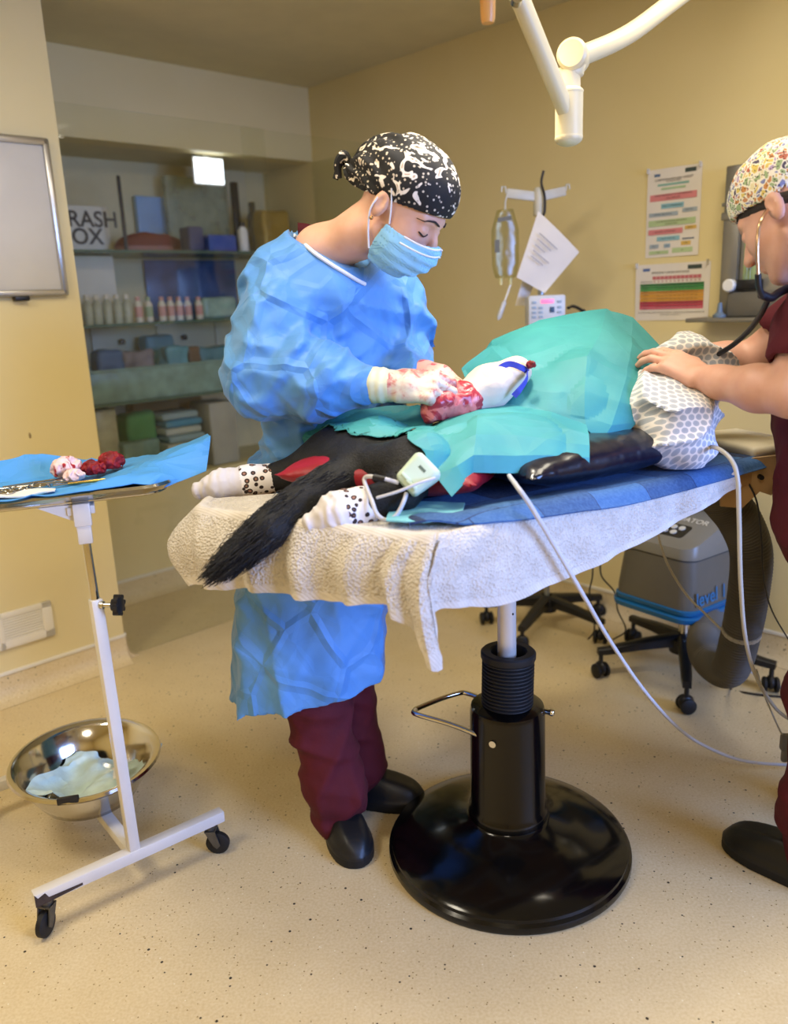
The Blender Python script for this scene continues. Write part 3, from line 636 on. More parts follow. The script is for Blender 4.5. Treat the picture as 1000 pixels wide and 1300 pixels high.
# ------------------------------------------------------------------ castors, star bases
m_rub = M('castor_rubber', '#141416', .6); m_fork = M('castor_fork_zinc', '#5e5b54', .4, .6, var=.15, vs=40)
def castor(top, r, head, parent, fork=None, w=.018):
    """swivel castor: fork plate, fork, wheel with hub"""
    h = nrm(V(head[0], head[1], 0)); s = np.cross(h, ZX); ax = V(top[0], top[1], r + .001) + h * r * .55
    o = MB(); o.cyl(V(top[0], top[1], top[2]), V(top[0], top[1], top[2] - .012), r * .42, n=12)
    for sg in (-1, 1):
        c = ax + s * sg * (w/2 + .004); p = [V(top[0], top[1], top[2] - .010) - h * r * .4, V(top[0], top[1], top[2] - .010) + h * r * .5, c + h * r * .3, c - V(0, 0, r * .3), c - h * r * .3]
        A = [q + s * (sg * (w/2 + .004) - (q - ax) @ s) for q in p]; B = [q + s * sg * .003 for q in A]; n = 5
        o.add(A + B, [tuple(range(n)), tuple(range(n, 2*n))] + [(k, (k+1) % n, n + (k+1) % n, n + k) for k in range(n)])
    o.box(V(top[0], top[1], top[2] - .012) + h * r * .05, (r * .9, w + .012, .004), np.array([h, s, ZX]))
    f = obj('castor', o, fork or m_fork, parent)
    m = MB(); m.lathe([(0, -w*.5), (r*.8, -w*.5), (r, -w*.32), (r, w*.32), (r*.8, w*.5), (0, w*.5)], ax, s, 22); wh = obj('wheel', m, m_rub, f)
    return f
def vcastor(base, head, parent, r=.027, drop=None):
    """twin-wheel office castor under a star foot"""
    h = nrm(V(head[0], head[1], 0)); s = np.cross(h, ZX); ax = V(base[0], base[1], r + .001)
    m = MB(); m.ball(ax + ZX * r * .35, (r * 1.02, .016, r * .95), 14, np.array([h, s, ZX])); m.cyl(V(base[0], base[1], r * 1.1), V(base[0], base[1], drop or .085), .008, n=10)
    c = obj('castor', m, m_black, parent)
    for sg in (-1, 1):
        m = MB(); m.lathe([(0, -.006), (r*.85, -.006), (r, -.003), (r, .004), (r*.8, .008), (0, .008)], ax + s * sg * .019, s * sg, 20); obj('wheel', m, m_rub, c)
    return c
def star(root, c, R_, angs, z, mat, hub=.04):
    m = MB(); m.lathe([(0, z - .035), (hub, z - .035), (hub, z + .015), (hub*.7, z + .028), (0, z + .028)], V(c[0], c[1], 0), ZX, 24); obj('hub', m, mat, root)
    for a in angs:
        d = V(math.cos(math.radians(a)), math.sin(math.radians(a)), 0); s = np.cross(d, ZX); m = MB(); L = R_
        prof = [(.02, z + .012, .022, .022), (L*.55, z - .002, .019, .017), (L*.9, z - .018, .017, .013), (L + .012, z - .022, .014, .012)]
        vs = []
        for x, zz, hw, hh in prof: vs += [V(c[0], c[1], 0) + d*x + s*u + ZX*(zz + w_) for u, w_ in ((-hw, -hh), (hw, -hh), (hw, hh*.6), (hw*.6, hh), (-hw*.6, hh), (-hw, hh*.6))]
        n = 6; m.add(vs, [(i*n+k, i*n+(k+1) % n, (i+1)*n+(k+1) % n, (i+1)*n+k) for i in range(3) for k in range(n)] + [tuple(range(n)), tuple(range(18, 24))])
        lg = obj('leg', m, mat, root)
        vcastor(V(c[0], c[1], 0) + d * L, V(d[1], -d[0], 0) + d * .4, lg, drop=z - .03)

# ------------------------------------------------------------------ instrument trolley
D1 = V(.786, .618, 0); D2 = V(-.618, .786, 0); FT = V(-.662, 1.728, 0)
tr = thing('instrument_trolley', FT, 'white enamelled instrument trolley on castors with a steel tray, at the left', 'trolley')
m_tr = M('trolley_enamel', '#d9d4cc', .32, var=.03); TA = np.array([D1, D2, ZX]); bz = .098
m = MB(); m.box(FT + D1 * .0 + ZX * bz, (.47, .030, .030), TA, .003); fb = obj('front_rail', m, m_tr, tr)
m = MB(); m.prism([(-.235, .0), (-.235, .018), (-.228, .006), (-.212, .012), (-.205, -.002), (-.13, -.004), (-.13, -.010), (-.19, -.013), (-.235, -.015)], .0006, FT - D2 * .0152 + ZX * bz, np.array([D1, ZX, -D2])); obj('chipped_paint', m, M('rust_brown', '#43352c', .8, var=.2, vs=60), fb, smooth=False, label='dark chipped patch at the rail end')
RB = FT + D2 * .55 + D1 * .0
m = MB(); m.box(RB + ZX * bz, (.47, .030, .030), TA, .003); rb_ = obj('rear_rail', m, m_tr, tr)
m = MB(); m.box(FT + D2 * .275 + ZX * bz, (.030, .52, .028), TA, .003); obj('cross_bar', m, m_tr, tr)
for q, hd, par in ((FT - D1 * .208, D1, tr), (FT + D1 * .198, -D1, tr), (RB - D1 * .205, D1, tr), (RB + D1 * .2, -D1, tr)): castor(q + ZX * (bz - .016), .030, -hd * .6 - D2 * .5, par)
pt = V(-.668, 1.722, .755)
def sqtube(m, a, b, w, ax0=D1):
    d = nrm(b - a); x = nrm(ax0 - d * (ax0 @ d)); y = np.cross(d, x); L = np.linalg.norm(b - a); m.box((a + b)/2, (w, w, L), np.array([x, y, d]), .003)
m = MB(); sqtube(m, FT + ZX * (bz + .010), pt, .026); obj('post', m, m_tr, tr)
m = MB(); m.tube([FT + ZX * (bz + .05) + D2 * .012, FT + D2 * .05 + ZX * (bz + .012)], .004, 8); obj('stay', m, m_tr, tr)
m = MB(); m.cyl(pt - ZX * .02, V(-.671, 1.722, .90), .0095, n=18); obj('telescopic_rod', m, m_chrome, tr)
k0 = V(-.655, 1.716, .742); kd = nrm(V(.9, -.1, .0)); m = MB(); m.cyl(k0, k0 + kd * .028, .005, n=12); m.cyl(k0, k0 + kd * .006, .009, n=14); kb = obj('lock_screw', m, m_steel, tr)
m = MB(); n = 8; m.lathe([(0, .026), (.012, .026), (.016, .032), (.021, .034), (.021, .044), (.015, .048), (0, .048)], k0, kd, 24)
for q in range(n):
    x, y, _ = frame(kd); a = q * 2*math.pi/n; m.cyl(k0 + kd * .033 + (x*math.cos(a) + y*math.sin(a)) * .0195, k0 + kd * .046 + (x*math.cos(a) + y*math.sin(a)) * .0195, .0055, n=8)
obj('knob', m, m_black, kb)
TZ = .985; te = V(math.cos(math.radians(20)), math.sin(math.radians(20)), 0); tn = V(-te[1], te[0], 0); TC = te * -.10 + tn * 1.985
m = MB(); sqtube(m, V(-.671, 1.722, .885), V(-.671, 1.722, .935), .030, te); obj('sleeve', m, m_tr, tr)
m = MB(); sqtube(m, V(-.671, 1.722, .925), V(-.671, 1.722, TZ - .010), .036, te)
for e_ in (-.045, .04): m.box(V(-.671, 1.722, TZ - .026) + te * e_ * .4 + tn * .1, (.022, .22, .018), np.array([te, tn, ZX]), .002)
m.prism([(0, -.05), (0, -.012), (-.07, -.012)], .004, V(-.671, 1.722, TZ) + te * -.016, np.array([te, ZX, np.cross(te, ZX)])); obj('tray_bracket', m, m_tr, tr)
def rrect(hx, hy, r, n=6):
    return [(sx*(hx-r) + r*math.cos(a0 + k*math.pi/2/n), sy*(hy-r) + r*math.sin(a0 + k*math.pi/2/n)) for sx, sy, a0 in ((1, 1, 0), (-1, 1, math.pi/2), (-1, -1, math.pi), (1, -1, 1.5*math.pi)) for k in range(n + 1)]
HX, HY = .25, .155
def tp(x, y, z): return TC + te * x + tn * y + ZX * (TZ + z)
m = MB(); ring = [(HX, HY, .012, .07), (HX + .008, HY + .008, .016, .078), (HX + .012, HY + .012, .010, .08), (HX + .004, HY + .004, .004, .07), (HX - .01, HY - .01, -.010, .06), (HX - .02, HY - .02, -.012, .05)]
inn = [(HX - .02, HY - .02, -.009, .05), (HX - .006, HY - .006, -.007, .06)]
allr = [ring[5], ring[4], ring[3], ring[2], ring[1], ring[0], inn[1], inn[0]]; L = [[tp(x, y, z) for x, y in rrect(hx, hy, r)] for hx, hy, z, r in allr]; n = len(L[0])
m.add([p for q in L for p in q], [(i*n+k, i*n+(k+1) % n, (i+1)*n+(k+1) % n, (i+1)*n+k) for i in range(7) for k in range(n)] + [tuple(range(n))[::-1], tuple(range(7*n, 8*n))]); obj('steel_tray', m, m_steel, tr)
m = MB(); m.ball(tp(-.205, -HY - .013, .006), (.006, .003, .005), 8); obj('rivet', m, m_black, tr)

# drape on the tray with its folded far edge and the flap standing out to the right
_t = NT('blue_drape_paper'); _t.base('#4a97d8'); _t.b.inputs['Roughness'].default_value = .62; _t.crease(12, .3, .005); m_blu = _t.m
g = lambda e, n_, z: tp(e, n_, z)
ct = [[g(-.30, -.170, .008), g(-.15, -.172, .012), g(-.02, -.168, .018), g(.08, -.168, .020), g(.17, -.150, .022), g(.235, -.13, .000)],
      [g(-.30, -.150, .010), g(-.15, -.152, .013), g(-.02, -.150, .016), g(.08, -.148, .026), g(.20, -.11, .030), g(.335, -.09, .020)],
      [g(-.29, -.115, .002), g(-.15, -.115, .002), g(-.02, -.110, .002), g(.07, -.10, .010), g(.19, -.05, .036), g(.365, .00, .082)],
      [g(-.29, .00, .000), g(-.15, .00, .001), g(-.02, .00, .000), g(.08, .01, .004), g(.20, .04, .030), g(.370, .09, .078)],
      [g(-.29, .10, .004), g(-.17, .10, .006), g(-.03, .11, .006), g(.08, .10, .010), g(.20, .11, .026), g(.365, .15, .050)],
      [g(-.30, .160, .020), g(-.15, .165, .045), g(-.02, .168, .056), g(.08, .165, .030), g(.19, .165, .020), g(.34, .18, .015)],
      [g(-.30, .178, .010), g(-.15, .182, .020), g(-.02, .185, .020), g(.08, .182, .010), g(.19, .18, -.01), g(.33, .20, -.02)]]
m = patch(ct, 10, 9, .0015, .003, 14, .007, 8, linear=True); obj('tray_drape', m, m_blu, angle=10, label='crumpled blue paper drape spread over the steel trolley tray', cat='drape')
# instruments
def scissor(o, ang, L, name, label, closed=.10, zz=.012):
    d = te * math.cos(ang) + tn * math.sin(ang); s = np.cross(ZX, d); c = np.asarray(o, float) + ZX * zz; th = thing(name, c, label, 'instrument', 'steel instruments on the trolley tray')
    for sg in (-1, 1):
        e = nrm(d + s * sg * closed); q = nrm(s + 0*d); m = MB(); dz = ZX * .0022 * sg
        m.tube([c + e * L * .0 + dz, c + e * L * .42 + dz], [.0024, .0018], 8); m.tube([c + dz, c - nrm(d + s*sg*closed*.9) * L * .32 * 1.0 + s*sg*-.0 + dz], [.0026, .0022], 8)
        rc = c - nrm(d - s*sg*.22) * L * .43 + dz; hd = [rc + d*math.cos(a)*.016 + s*math.sin(a)*.011 for a in np.arange(18) * 2*math.pi/18]; m.tube(hd, .0024, 8, closed=True)
        obj('blade', m, m_steel, th)
    m = MB(); m.cyl(c - ZX*.004, c + ZX*.004, .004, n=12); obj('pivot', m, m_steel, th); return th
ip = [(-.235, -.07, .25, .15, 'scissors', 'leftmost steel scissors on the blue drape, at the photo edge'), (-.20, -.03, 2.9, .16, 'scissors', 'second steel scissors from the left on the tray, behind the leftmost pair'), (-.165, -.075, .4, .15, 'forceps', 'steel clamp between the scissors and the white gauze strip'), (-.135, -.01, 3.1, .15, 'forceps', 'steel clamp whose rings stand behind the white gauze strip'), (-.09, .02, 3.3, .15, 'forceps', 'steel clamp left of the blood-stained swab'), (-.05, -.02, .15, .14, 'forceps', 'steel clamp just in front of the blood-stained swab')]
for e_, n_, a_, L_, nm, lb in ip: scissor(g(e_ + .05, n_, 0), a_, L_, nm, lb, .08 if nm == 'forceps' else .16, .012)
m = MB(); o_ = g(.085, -.035, .014); m.tube([o_ - te*.05, o_ + te*.012, o_ + te*.06 + tn*.012], [.003, .004, .0012], 10); obj('needle_holder', m, M('gold_steel', '#c9a454', .25, .9), label='gold handled instrument in front of the red swab', cat='instrument')
m_gz = M('white_gauze', '#ece9e6', .9, var=.03, bump=.5, bs=120)
ctg = [[g(-.14 + .030*i, -.105 + .022*j, .014 + .003*math.sin(i*1.7 + j)) for i in range(6)] for j in range(3)]
m = patch(ctg, 5, 5, .003, .001, 30); obj('gauze_strip', m, m_gz, label='flat white gauze strip along the front of the tray', cat='gauze')
def blood_mat(name, base, red, sc, th0, rough=.7):
    t = NT(name); nz = t.noise(sc, 5, .6, .8); t.base(t.ramp(nz, [(th0, base), (th0 + .07, red)])); t.b.inputs['Roughness'].default_value = rough; t.bump(t.noise(90, 3), .4, .003); return t.m
def swab(c, r, name, mat, label, sd, fl=.6):
    c = np.asarray(c, float); f = lambda p: np.maximum(ell(p, c, (r, r*.85, r*fl), np.array([te, tn, ZX])) + r * .75 * (np.abs(fbm(p * (1.0/r) + sd, 3)) - .22), c[2] - r*fl*.8 - p[:, 2])
    return obj(name, sdf(f, c - r*1.5, c + r*1.5, r/11), mat, label=label, cat='swab')
m_pk = blood_mat('stained_gauze', '#ecc9c4', '#a3151f', 26, .50); m_rd = M('blood_red_gauze', '#8f0f18', .6, var=.25, vs=40, bump=.6, bs=70)
swab(g(.035, .050, .035), .034, 'gauze_swab', m_pk, 'white swab stained with blood in the middle of the tray', 3, .7)
swab(g(.050, .005, .024), .022, 'gauze_swab', blood_mat('pink_gauze', '#f2cdc6', '#b02a32', 40, .6), 'small pale pink swab below the red ones', 9, .6)
swab(g(.095, .030, .032), .026, 'gauze_swab', m_rd, 'dark red soaked swab in the middle of the tray, left of the other red one', 13, .7)
swab(g(.135, .045, .042), .028, 'gauze_swab', m_rd, 'dark red soaked swab furthest right on the tray', 17, .75)

# steel bowl on the cross bar, and the wrapper in it
bc = FT + D2 * .30; bc = V(bc[0], bc[1], bz + .0145 + .001)
m = MB(); prof = [(0, .0), (.105, .0), (.122, .008), (.150, .055), (.168, .098), (.186, .104), (.193, .112), (.190, .119), (.182, .118), (.166, .108), (.146, .060), (.119, .013), (.103, .004), (0, .004)]
m.lathe(prof, bc, nrm(V(.03, -.05, 1)), 48); bw = obj('steel_bowl', m, m_steel, label='polished steel bowl resting on the cross bar of the trolley', cat='bowl', loc=bc)
m = MB(); q = bc + V(.025, -.190, .108); m.box(q, (.052, .012, .018), np.array([nrm(V(1, .12, .06)), nrm(V(-.12, 1, 0)), ZX]), .003); obj('clip', m, m_black, bw)
m_wrap = M('pale_aqua_film', '#cfe6e0', .3, var=.10, vs=16, bump=.5, bs=40); rb = np.random.RandomState(5)
cw = [[bc + V(-.130 + .050*i + .012*rb.randn() + .012*j, -.105 + .052*j + .008*rb.randn(), .038 + .030*math.sin(i*1.9 + j*1.3) * (.4 + .25*((i + j) % 2)) + .028*abs(i - 2.5)/2.5) for i in range(6)] for j in range(5)]
m = patch(cw, 7, 7, .001, .004, 22, .008, 16); obj('wrapper', m, m_wrap, label='crumpled pale aqua wrapper lying in the steel bowl', cat='wrapper')
cw = [[bc + V(.050 + .028*i, -.035 + .032*j, .046 + .016*i + .004*j) for i in range(3)] for j in range(3)]
m = patch(cw, 6, 6, .001, .002, 30); obj('paper_slip', m, M('paper_white', '#e6e2d8', .7), label='white paper slip at the right inside the steel bowl', cat='paper')

# ------------------------------------------------------------------ hydraulic surgery table
TD = V(.839, .545, 0); TN = V(-.545, .839, 0); TL = V(-.434, 1.731, 0); TT = .945
def tb(u, v, z): return TL + TD * u + TN * v + ZX * z          # v runs from 0 (surgeon side) to -.56 (camera side)
PC = V(.256, 1.822, 0)
ta = thing('surgery_table', PC, 'surgery table on a black round hydraulic pedestal', 'table')
m_gb = M('gloss_black', '#060607', .16, var=.05, coat=.15, spec=.4); m_mb = M('matte_black_rubber', '#121214', .6, var=.1)
m = MB(); m.lathe([(0, .001), (.302, .001), (.305, .008), (.304, .020), (.297, .026), (.296, .034), (.289, .040), (.24, .062), (.17, .083), (.105, .098), (.099, .105), (0, .105)], PC, ZX, 72); obj('base', m, m_gb, ta)
m = MB(); m.lathe([(.098, .104), (.101, .112), (.099, .125), (.093, .135), (.091, .39), (.088, .402), (.075, .408), (.03, .410), (.03, .395), (0, .39)], PC, ZX, 48); hs = obj('pedestal', m, m_gb, ta)
m = MB(); ax = nrm(V(.028, .02, 1)); pb = [(.058, .0)]; z = 0
for k in range(13): pb += [(.060, .004 + k*.0092), (.063, .0065 + k*.0092), (.0625, .009 + k*.0092), (.058, .0110 + k*.0092)]
pb += [(.064, .122), (.066, .126), (.066, .138), (.062, .142), (.045, .142), (.042, .138), (.040, .06), (.038, .055)]
m.lathe(pb, PC + ZX * .402, ax, 40); obj('bellows', m, m_mb, ta)
m = MB(); m.cyl(PC + ZX * .395, PC + ZX * .915, .0225, n=28); col_ = obj('lift_column', m, M('column_white', '#cfcac2', .25, .25), ta)
m = MB(); m.ball(PC + V(.012, -.0195, .645), (.0025, .0015, .003), 8); obj('set_screw', m, m_black, col_)
zp = .345; p_ = [atz(x, y, zp) for x, y in ((626, 942), (606, 933), (570, 919), (529, 907), (526, 902), (533, 898), (560, 887), (583, 880), (592, 880), (612, 887))]
m = MB(); m.tube(cr(p_, 5), .0065, 12); pd = obj('pedal_loop', m, m_chrome, ta)
for q in (p_[0],): m = MB(); m.cyl(q + V(.012, .02, 0), q - V(.004, .012, 0), .0085, n=12); obj('pedal_bolt', m, m_chrome, pd)
q = atz(687, 915, .385); m = MB(); m.cyl(PC + V(.085, -.005, q[2]), PC + V(.104, -.02, q[2] + .002), .007, n=12); m.ball(PC + V(.104, -.02, q[2] + .002), .009, 12); obj('side_bolt', m, m_chrome, ta)
# table frame and top: clipped at the near left corner
top = [(0, 0), (0, -.06), (.22, -.545), (.24, -.557), (1.20, -.557), (1.22, -.53), (1.22, -.02), (1.20, 0)]
m = MB(); m.prism(top, .035, tb(0, 0, TT - .035), np.array([TD, TN, ZX])); tt_ = obj('tabletop', m, M('table_top_tan', '#b99468', .45, var=.08), ta, smooth=False)
m = MB()
for v in (-.14, -.42): m.box(tb(.6, v, TT - .055), (.9, .04, .038), np.array([TD, TN, ZX]), .004)
m.box(PC + ZX * (TT - .05), (.2, .34, .03), np.array([TD, TN, ZX]), .004); obj('under_frame', m, M('frame_white', '#d0ccc4', .35, .2), ta)
# tan end leaf with its stud, seen past the towel at the right
m_tan = M('tan_leather', '#a98a62', .5, var=.08, bump=.3, bs=50); m_brn = M('brown_board', '#6f4f36', .5, var=.12)
ee = [tb(1.215, -.50, .93), tb(1.29, -.50, .93), tb(1.31, -.46, .92)]
m = MB(); m.box(tb(1.265, -.40, TT - .01), (.10, .28, .022), np.array([TD, TN, ZX]), .009); ef = obj('end_leaf', m, m_brn, ta)
m = MB(); m.prism([(-.075, .0), (.06, .012), (.062, -.055), (.045, -.085), (.018, -.075), (-.02, -.115), (-.07, -.11)], .010, at(957, 585, 1.90), np.array([nrm(V(.97, -.1, 0)), ZX, nrm(V(.1, .97, 0))])); fp = obj('end_flap', m, m_tan, ta)
q = at(964, 605, 1.895); m = MB(); m.cyl(q, q + V(-.001, -.014, 0), .006, n=14); obj('stud', m, m_black, fp)

# ------------------------------------------------------------------ drip stand
IV = V(.625, 3.24, 0)
iv = thing('drip_stand', IV, 'drip stand on a black five-star base in front of the poster wall', 'drip stand')
star(iv, IV, .255, (165, -123, -45, 21, 93), .115, m_black)
it = V(.578, 3.2, 1.74); m = MB(); m.cyl(IV + ZX * .12, it, .0115, n=18); obj('pole', m, M('pole_steel', '#aab0b2', .3, .7), iv)
m_hook = M('hook_plastic', '#cfcbbd', .4)
m = MB(); m.lathe([(0, 0), (.020, 0), (.020, .09), (.014, .098), (0, .098)], it - ZX * .095, ZX, 18); hk = obj('hook_collar', m, m_hook, iv)
for dx, dy, L_ in ((-.97, -.15, .125), (.9, .35, .115)):
    d = nrm(V(dx, dy, .12 if dx < 0 else .18)); m = MB(); m.box(it - ZX * .03 + d * L_ * .5, (L_, .012, .034), np.array([d, nrm(np.cross(ZX, d)), np.cross(d, nrm(np.cross(ZX, d)))]), .004)
    e = it - ZX * .03 + d * L_; m.tube([e, e + d * .004 + ZX * .022, e + d*.016 + ZX*.02, e + d*.018 + ZX * .002], .004, 8); obj('hook_arm', m, m_hook, iv)
m = MB(); m.tube(cr([it + V(.012, -.026, .055), it + V(.004, -.026, .015), it + V(.016, -.026, -.03), it + V(.017, -.026, -.08), it + V(.010, -.024, -.1)], 6), .0045, 8); obj('cable_tie', m, m_black, label='black cord looped on top of the drip stand pole', cat='cord')
# fluid bag
bt = it - ZX * .03 + nrm(V(-.97, -.15, .12)) * .117
m_bag = glass_mat('clear_bag_film', '#ecedd9', .25, .08); bc_ = bt + V(-.012, 0, -.175)
def fbag(p):
    q = p - bc_; z_ = q[:, 2]; w_ = .050 - .02 * np.clip((z_ - .05) / .07, 0, 1) - .012 * np.clip((-z_ - .07) / .05, 0, 1); return np.maximum(ell(np.stack([q[:, 0] / np.maximum(w_, .01) * .05, q[:, 1], 0*z_], 1), (0, 0, 0), (.05, .022, 1)) , np.abs(z_) - .120) + .002 * fbm(p * 30, 2)
fb_ = thing('drip_bag', bc_ - ZX * .13, 'clear plastic drip bag hanging from the left hook of the drip stand', 'drip bag')
obj('bag', sdf(fbag, bc_ - V(.065, .035, .135), bc_ + V(.065, .035, .135), .005), m_bag, fb_)
m = MB(); m.tube([bt + V(-.004, -.004, -.002), bt + V(-.012, -.004, -.03), bc_ + ZX * .118], .003, 8); obj('hanger', m, m_hook, fb_)
for q_ in (((-.03, .075), (.02, .082), (.02, .097), (-.03, .09)), ((-.042, -.03), (-.024, -.03), (-.024, .015), (-.042, .015))):
    m = MB(); m.quad(*[bc_ + V(a_, -.0238, b_) for a_, b_ in q_]); obj('printed_mark', m, M('bag_print', '#6d6d66', .5), fb_, smooth=False)
for dx in (-.018, .018): m = MB(); m.cyl(bc_ + V(dx, 0, -.118), bc_ + V(dx, 0, -.145), .008, .006, n=12); obj('port', m, M('port_yellow', '#d9d19a', .4), fb_)
p0 = bc_ + V(.018, 0, -.146); m = MB(); m.tube([p0, p0 + V(-.022, -.01, -.055)], .004, 8); dl = obj('giving_set', m, m_wpl, label='white drip chamber and tube hanging under the clear drip bag', cat='drip line')
m = MB(); m.tube([p0 + V(-.022, -.01, -.055), p0 + V(-.026, -.011, -.065), p0 + V(-.046, -.018, -.115), p0 + V(-.05, -.02, -.125)], [.004, .009, .009, .003], 12); obj('drip_chamber', m, M('chamber', '#c9ccd2', .2), dl)
# sheets of paper hung on the pole
m_ph = M('paper_sheet', '#e9e2da', .7, var=.02)
def sheet(pts, name, label, dy, lines):
    P4 = [at(x, y, 3.2 + dy) for x, y in pts]; A, B, C_, D_ = P4; n = 8
    ct = [[(A*(1-u) + B*u)*(1-v) + (D_*(1-u) + C_*u)*v + V(0, -.012, 0) * math.sin(3.1*u + 2*v) for u in np.arange(n+1)/n] for v in np.arange(n+1)/n]
    m = patch(ct, 2, 2, .0008); m.mat(1)
    for k in range(lines):
        v0 = .25 + .09*k; u0, u1 = .15, .62 - .1*(k % 3); f = lambda u, v: (A*(1-u) + B*u)*(1-v) + (D_*(1-u) + C_*u)*v + V(0, -.0125 - .003, 0) + V(0, -.012, 0) * math.sin(3.1*u + 2*v)
        us = np.linspace(u0, u1, 7)
        for i in range(6): m.quad(f(us[i], v0), f(us[i+1], v0), f(us[i+1], v0 + .018), f(us[i], v0 + .018))
    return obj(name, m, [m_ph, M('print_grey', '#a59f9c', .7)], label=label, cat='paper')
sheet(((683, 268), (735, 320), (692, 372), (655, 352)), 'paper_sheet', 'cream paper sheet with printed lines hung by its corner from the drip stand', -.035, 5)
sheet(((682, 285), (690, 330), (668, 388), (653, 388)), 'paper_sheet', 'bluish white paper sheet hanging behind the left of the drip stand pole', .025, 0)
# infusion pump
pq = at(694, 394, 3.14); th = thing('infusion_pump', pq - ZX * .06, 'white infusion pump with a small pink display clamped to the drip stand', 'pump')
AXP = np.array([nrm(V(.97, .05, 0)), nrm(V(-.05, .97, 0)), ZX]); m = MB(); m.box(pq + AXP[1] * .03, (.14, .07, .11), AXP, .008); obj('housing', m, M('pump_white', '#d5d8de', .4), th)
def face(u, v, w_, h_, mat, nm, d=.0065):
    m = MB(); m.box(pq + AXP[0]*u + ZX*v - AXP[1]*d, (w_, .003, h_), AXP, .001); return obj(nm, m, mat, th)
face(.0, .033, .048, .014, M('display_pink', '#6a3550', .3, var=0, emit='#ff6f9e', es=1.6), 'display')
for u, v in ((-.05, .03), (-.05, .012), (-.05, -.006), (-.025, -.006), (-.025, .01), (.045, .03), (.045, .01), (.045, -.008), (-.05, -.022), (-.025, -.022)): face(u, v, .017, .009, M('button_blue_grey', '#9fb0c4', .4), 'button')
face(.018, .002, .018, .02, M('button_navy', '#3f5573', .4), 'button')
m = MB(); m.box(pq + AXP[0]*.0 + AXP[1]*.064 - ZX * 0, (.03, .03, .05), AXP, .004); obj('clamp', m, m_black, th)
m = MB(); m.tube(cr([at(721, 391, 3.17), at(728, 389, 3.2), at(738, 394, 3.2), at(742, 402, 3.2), at(742, 470, 3.25), at(735, 600, 3.3), at(740, 700, 3.35)], 6), .006, 8); obj('pump_cable', m, m_black, label='black power lead leaving the right of the infusion pump', cat='cable')

# ------------------------------------------------------------------ warm air unit
HC = V(1.03, 2.765, 0); h1 = nrm(V(.58, -.81, 0)); h2 = V(-h1[1], h1[0], 0)      # h1 along the front, h2 to the back
un = thing('warm_air_unit', HC, 'grey patient warming unit with a blue base on a black five-star stand', 'warming unit')
star(un, HC, .30, (-107, -35, 37, 109, 181), .125, m_black, .05)
m = MB(); m.cyl(HC + ZX * .13, HC + ZX * .30, .02, n=18); obj('stand_post', m, m_steel, un)
m_ug = M('unit_grey', '#67645b', .4, var=.03); m_ug2 = M('unit_light_grey', '#827f75', .35, var=.03); m_ub = M('unit_blue', '#1b669c', .35, var=.04)
UA = np.array([h1, h2, ZX]); hw, hd = .162, .212
def ring_(hx, hy, r, z, sy=0): return [HC + h1 * x + h2 * (y + sy) + ZX * z for x, y in rrect(hx, hy, r, 5)]
def stack(rings):
    m = MB(); n = len(rings[0]); m.add([p for q in rings for p in q], [(i*n+k, i*n+(k+1) % n, (i+1)*n+(k+1) % n, (i+1)*n+k) for i in range(len(rings)-1) for k in range(n)] + [tuple(range(n))[::-1], tuple(range((len(rings)-1)*n, len(rings)*n))]); return m
obj('blue_base', stack([ring_(hw - .01, hd - .01, .05, .282), ring_(hw + .008, hd + .008, .06, .290), ring_(hw + .010, hd + .010, .06, .306), ring_(hw - .002, hd - .002, .05, .312), ring_(hw + .002, hd + .002, .05, .318), ring_(hw + .002, hd + .002, .05, .330), ring_(hw - .006, hd - .006, .05, .334)]), m_ub, un)
obj('lower_housing', stack([ring_(hw - .004, hd - .004, .05, .333), ring_(hw - .004, hd - .004, .05, .36), ring_(hw - .018, hd - .018, .05, .495), ring_(hw - .024, hd - .024, .045, .50)]), m_ug, un)
def rs_(hx, hy, r, z0, sl, sy=0): return [HC + h1 * x + h2 * (y + sy) + ZX * (z0 + sl * (y + hy)) for x, y in rrect(hx, hy, r, 5)]
obj('upper_housing', stack([rs_(hw - .016, hd - .016, .05, .501, .0), rs_(hw - .016, hd - .016, .05, .508, .20), rs_(hw - .024, hd - .026, .05, .535, .33), rs_(hw - .05, hd - .055, .04, .550, .36)]), m_ug2, un)
obj('top_cover', stack([ring_(hw - .04, .075, .03, .64, .09), ring_(hw - .035, .08, .03, .655, .09), ring_(hw - .05, .065, .03, .663, .09)]), m_ub, un)
up = nrm(ZX - h2 * .36); vv = nrm(h2 + ZX * .36)
def tpv(x, y, l=.0): return HC + h1 * x + h2 * y + ZX * (.550 + .36 * (y + hd - .055) + l)
m = MB(); m.prism([(x, y) for x, y in rrect(.075, .036, .012)], .003, tpv(-.01, -.105, -.001), np.array([h1, vv, up])); cp = obj('control_panel', m, M('panel_black', '#1b1b1d', .3), un, smooth=False)
for i, (x, y) in enumerate(((-.05, .013), (-.02, .013), (.014, .013), (.045, .013), (-.035, -.014), (-.004, -.014), (.03, -.014))):
    m = MB(); m.cyl(tpv(x - .01, -.105 + y, .002), tpv(x - .01, -.105 + y, .002) + up * .003, .0115, n=18); bb = obj('button', m, M('button_white', '#d5d6d2', .4), cp)
m = MB(); m.text('EQUATOR', tpv(.02, -.040, .001), h1, vv, .034, True); obj('lettering', m, M('letter_white', '#dcdbd4', .5, var=0), un, smooth=False)
q0 = HC + h1 * (hw - .003) + h2 * (-hd + .118) + ZX * .368; tl = nrm(ZX * .99 - h1 * .08); m = MB(); m.text('level 1', q0, h2, tl, .066, True, .003); obj('lettering', m, M('letter_blue', '#2a6f9f', .5, var=0), un, smooth=False)
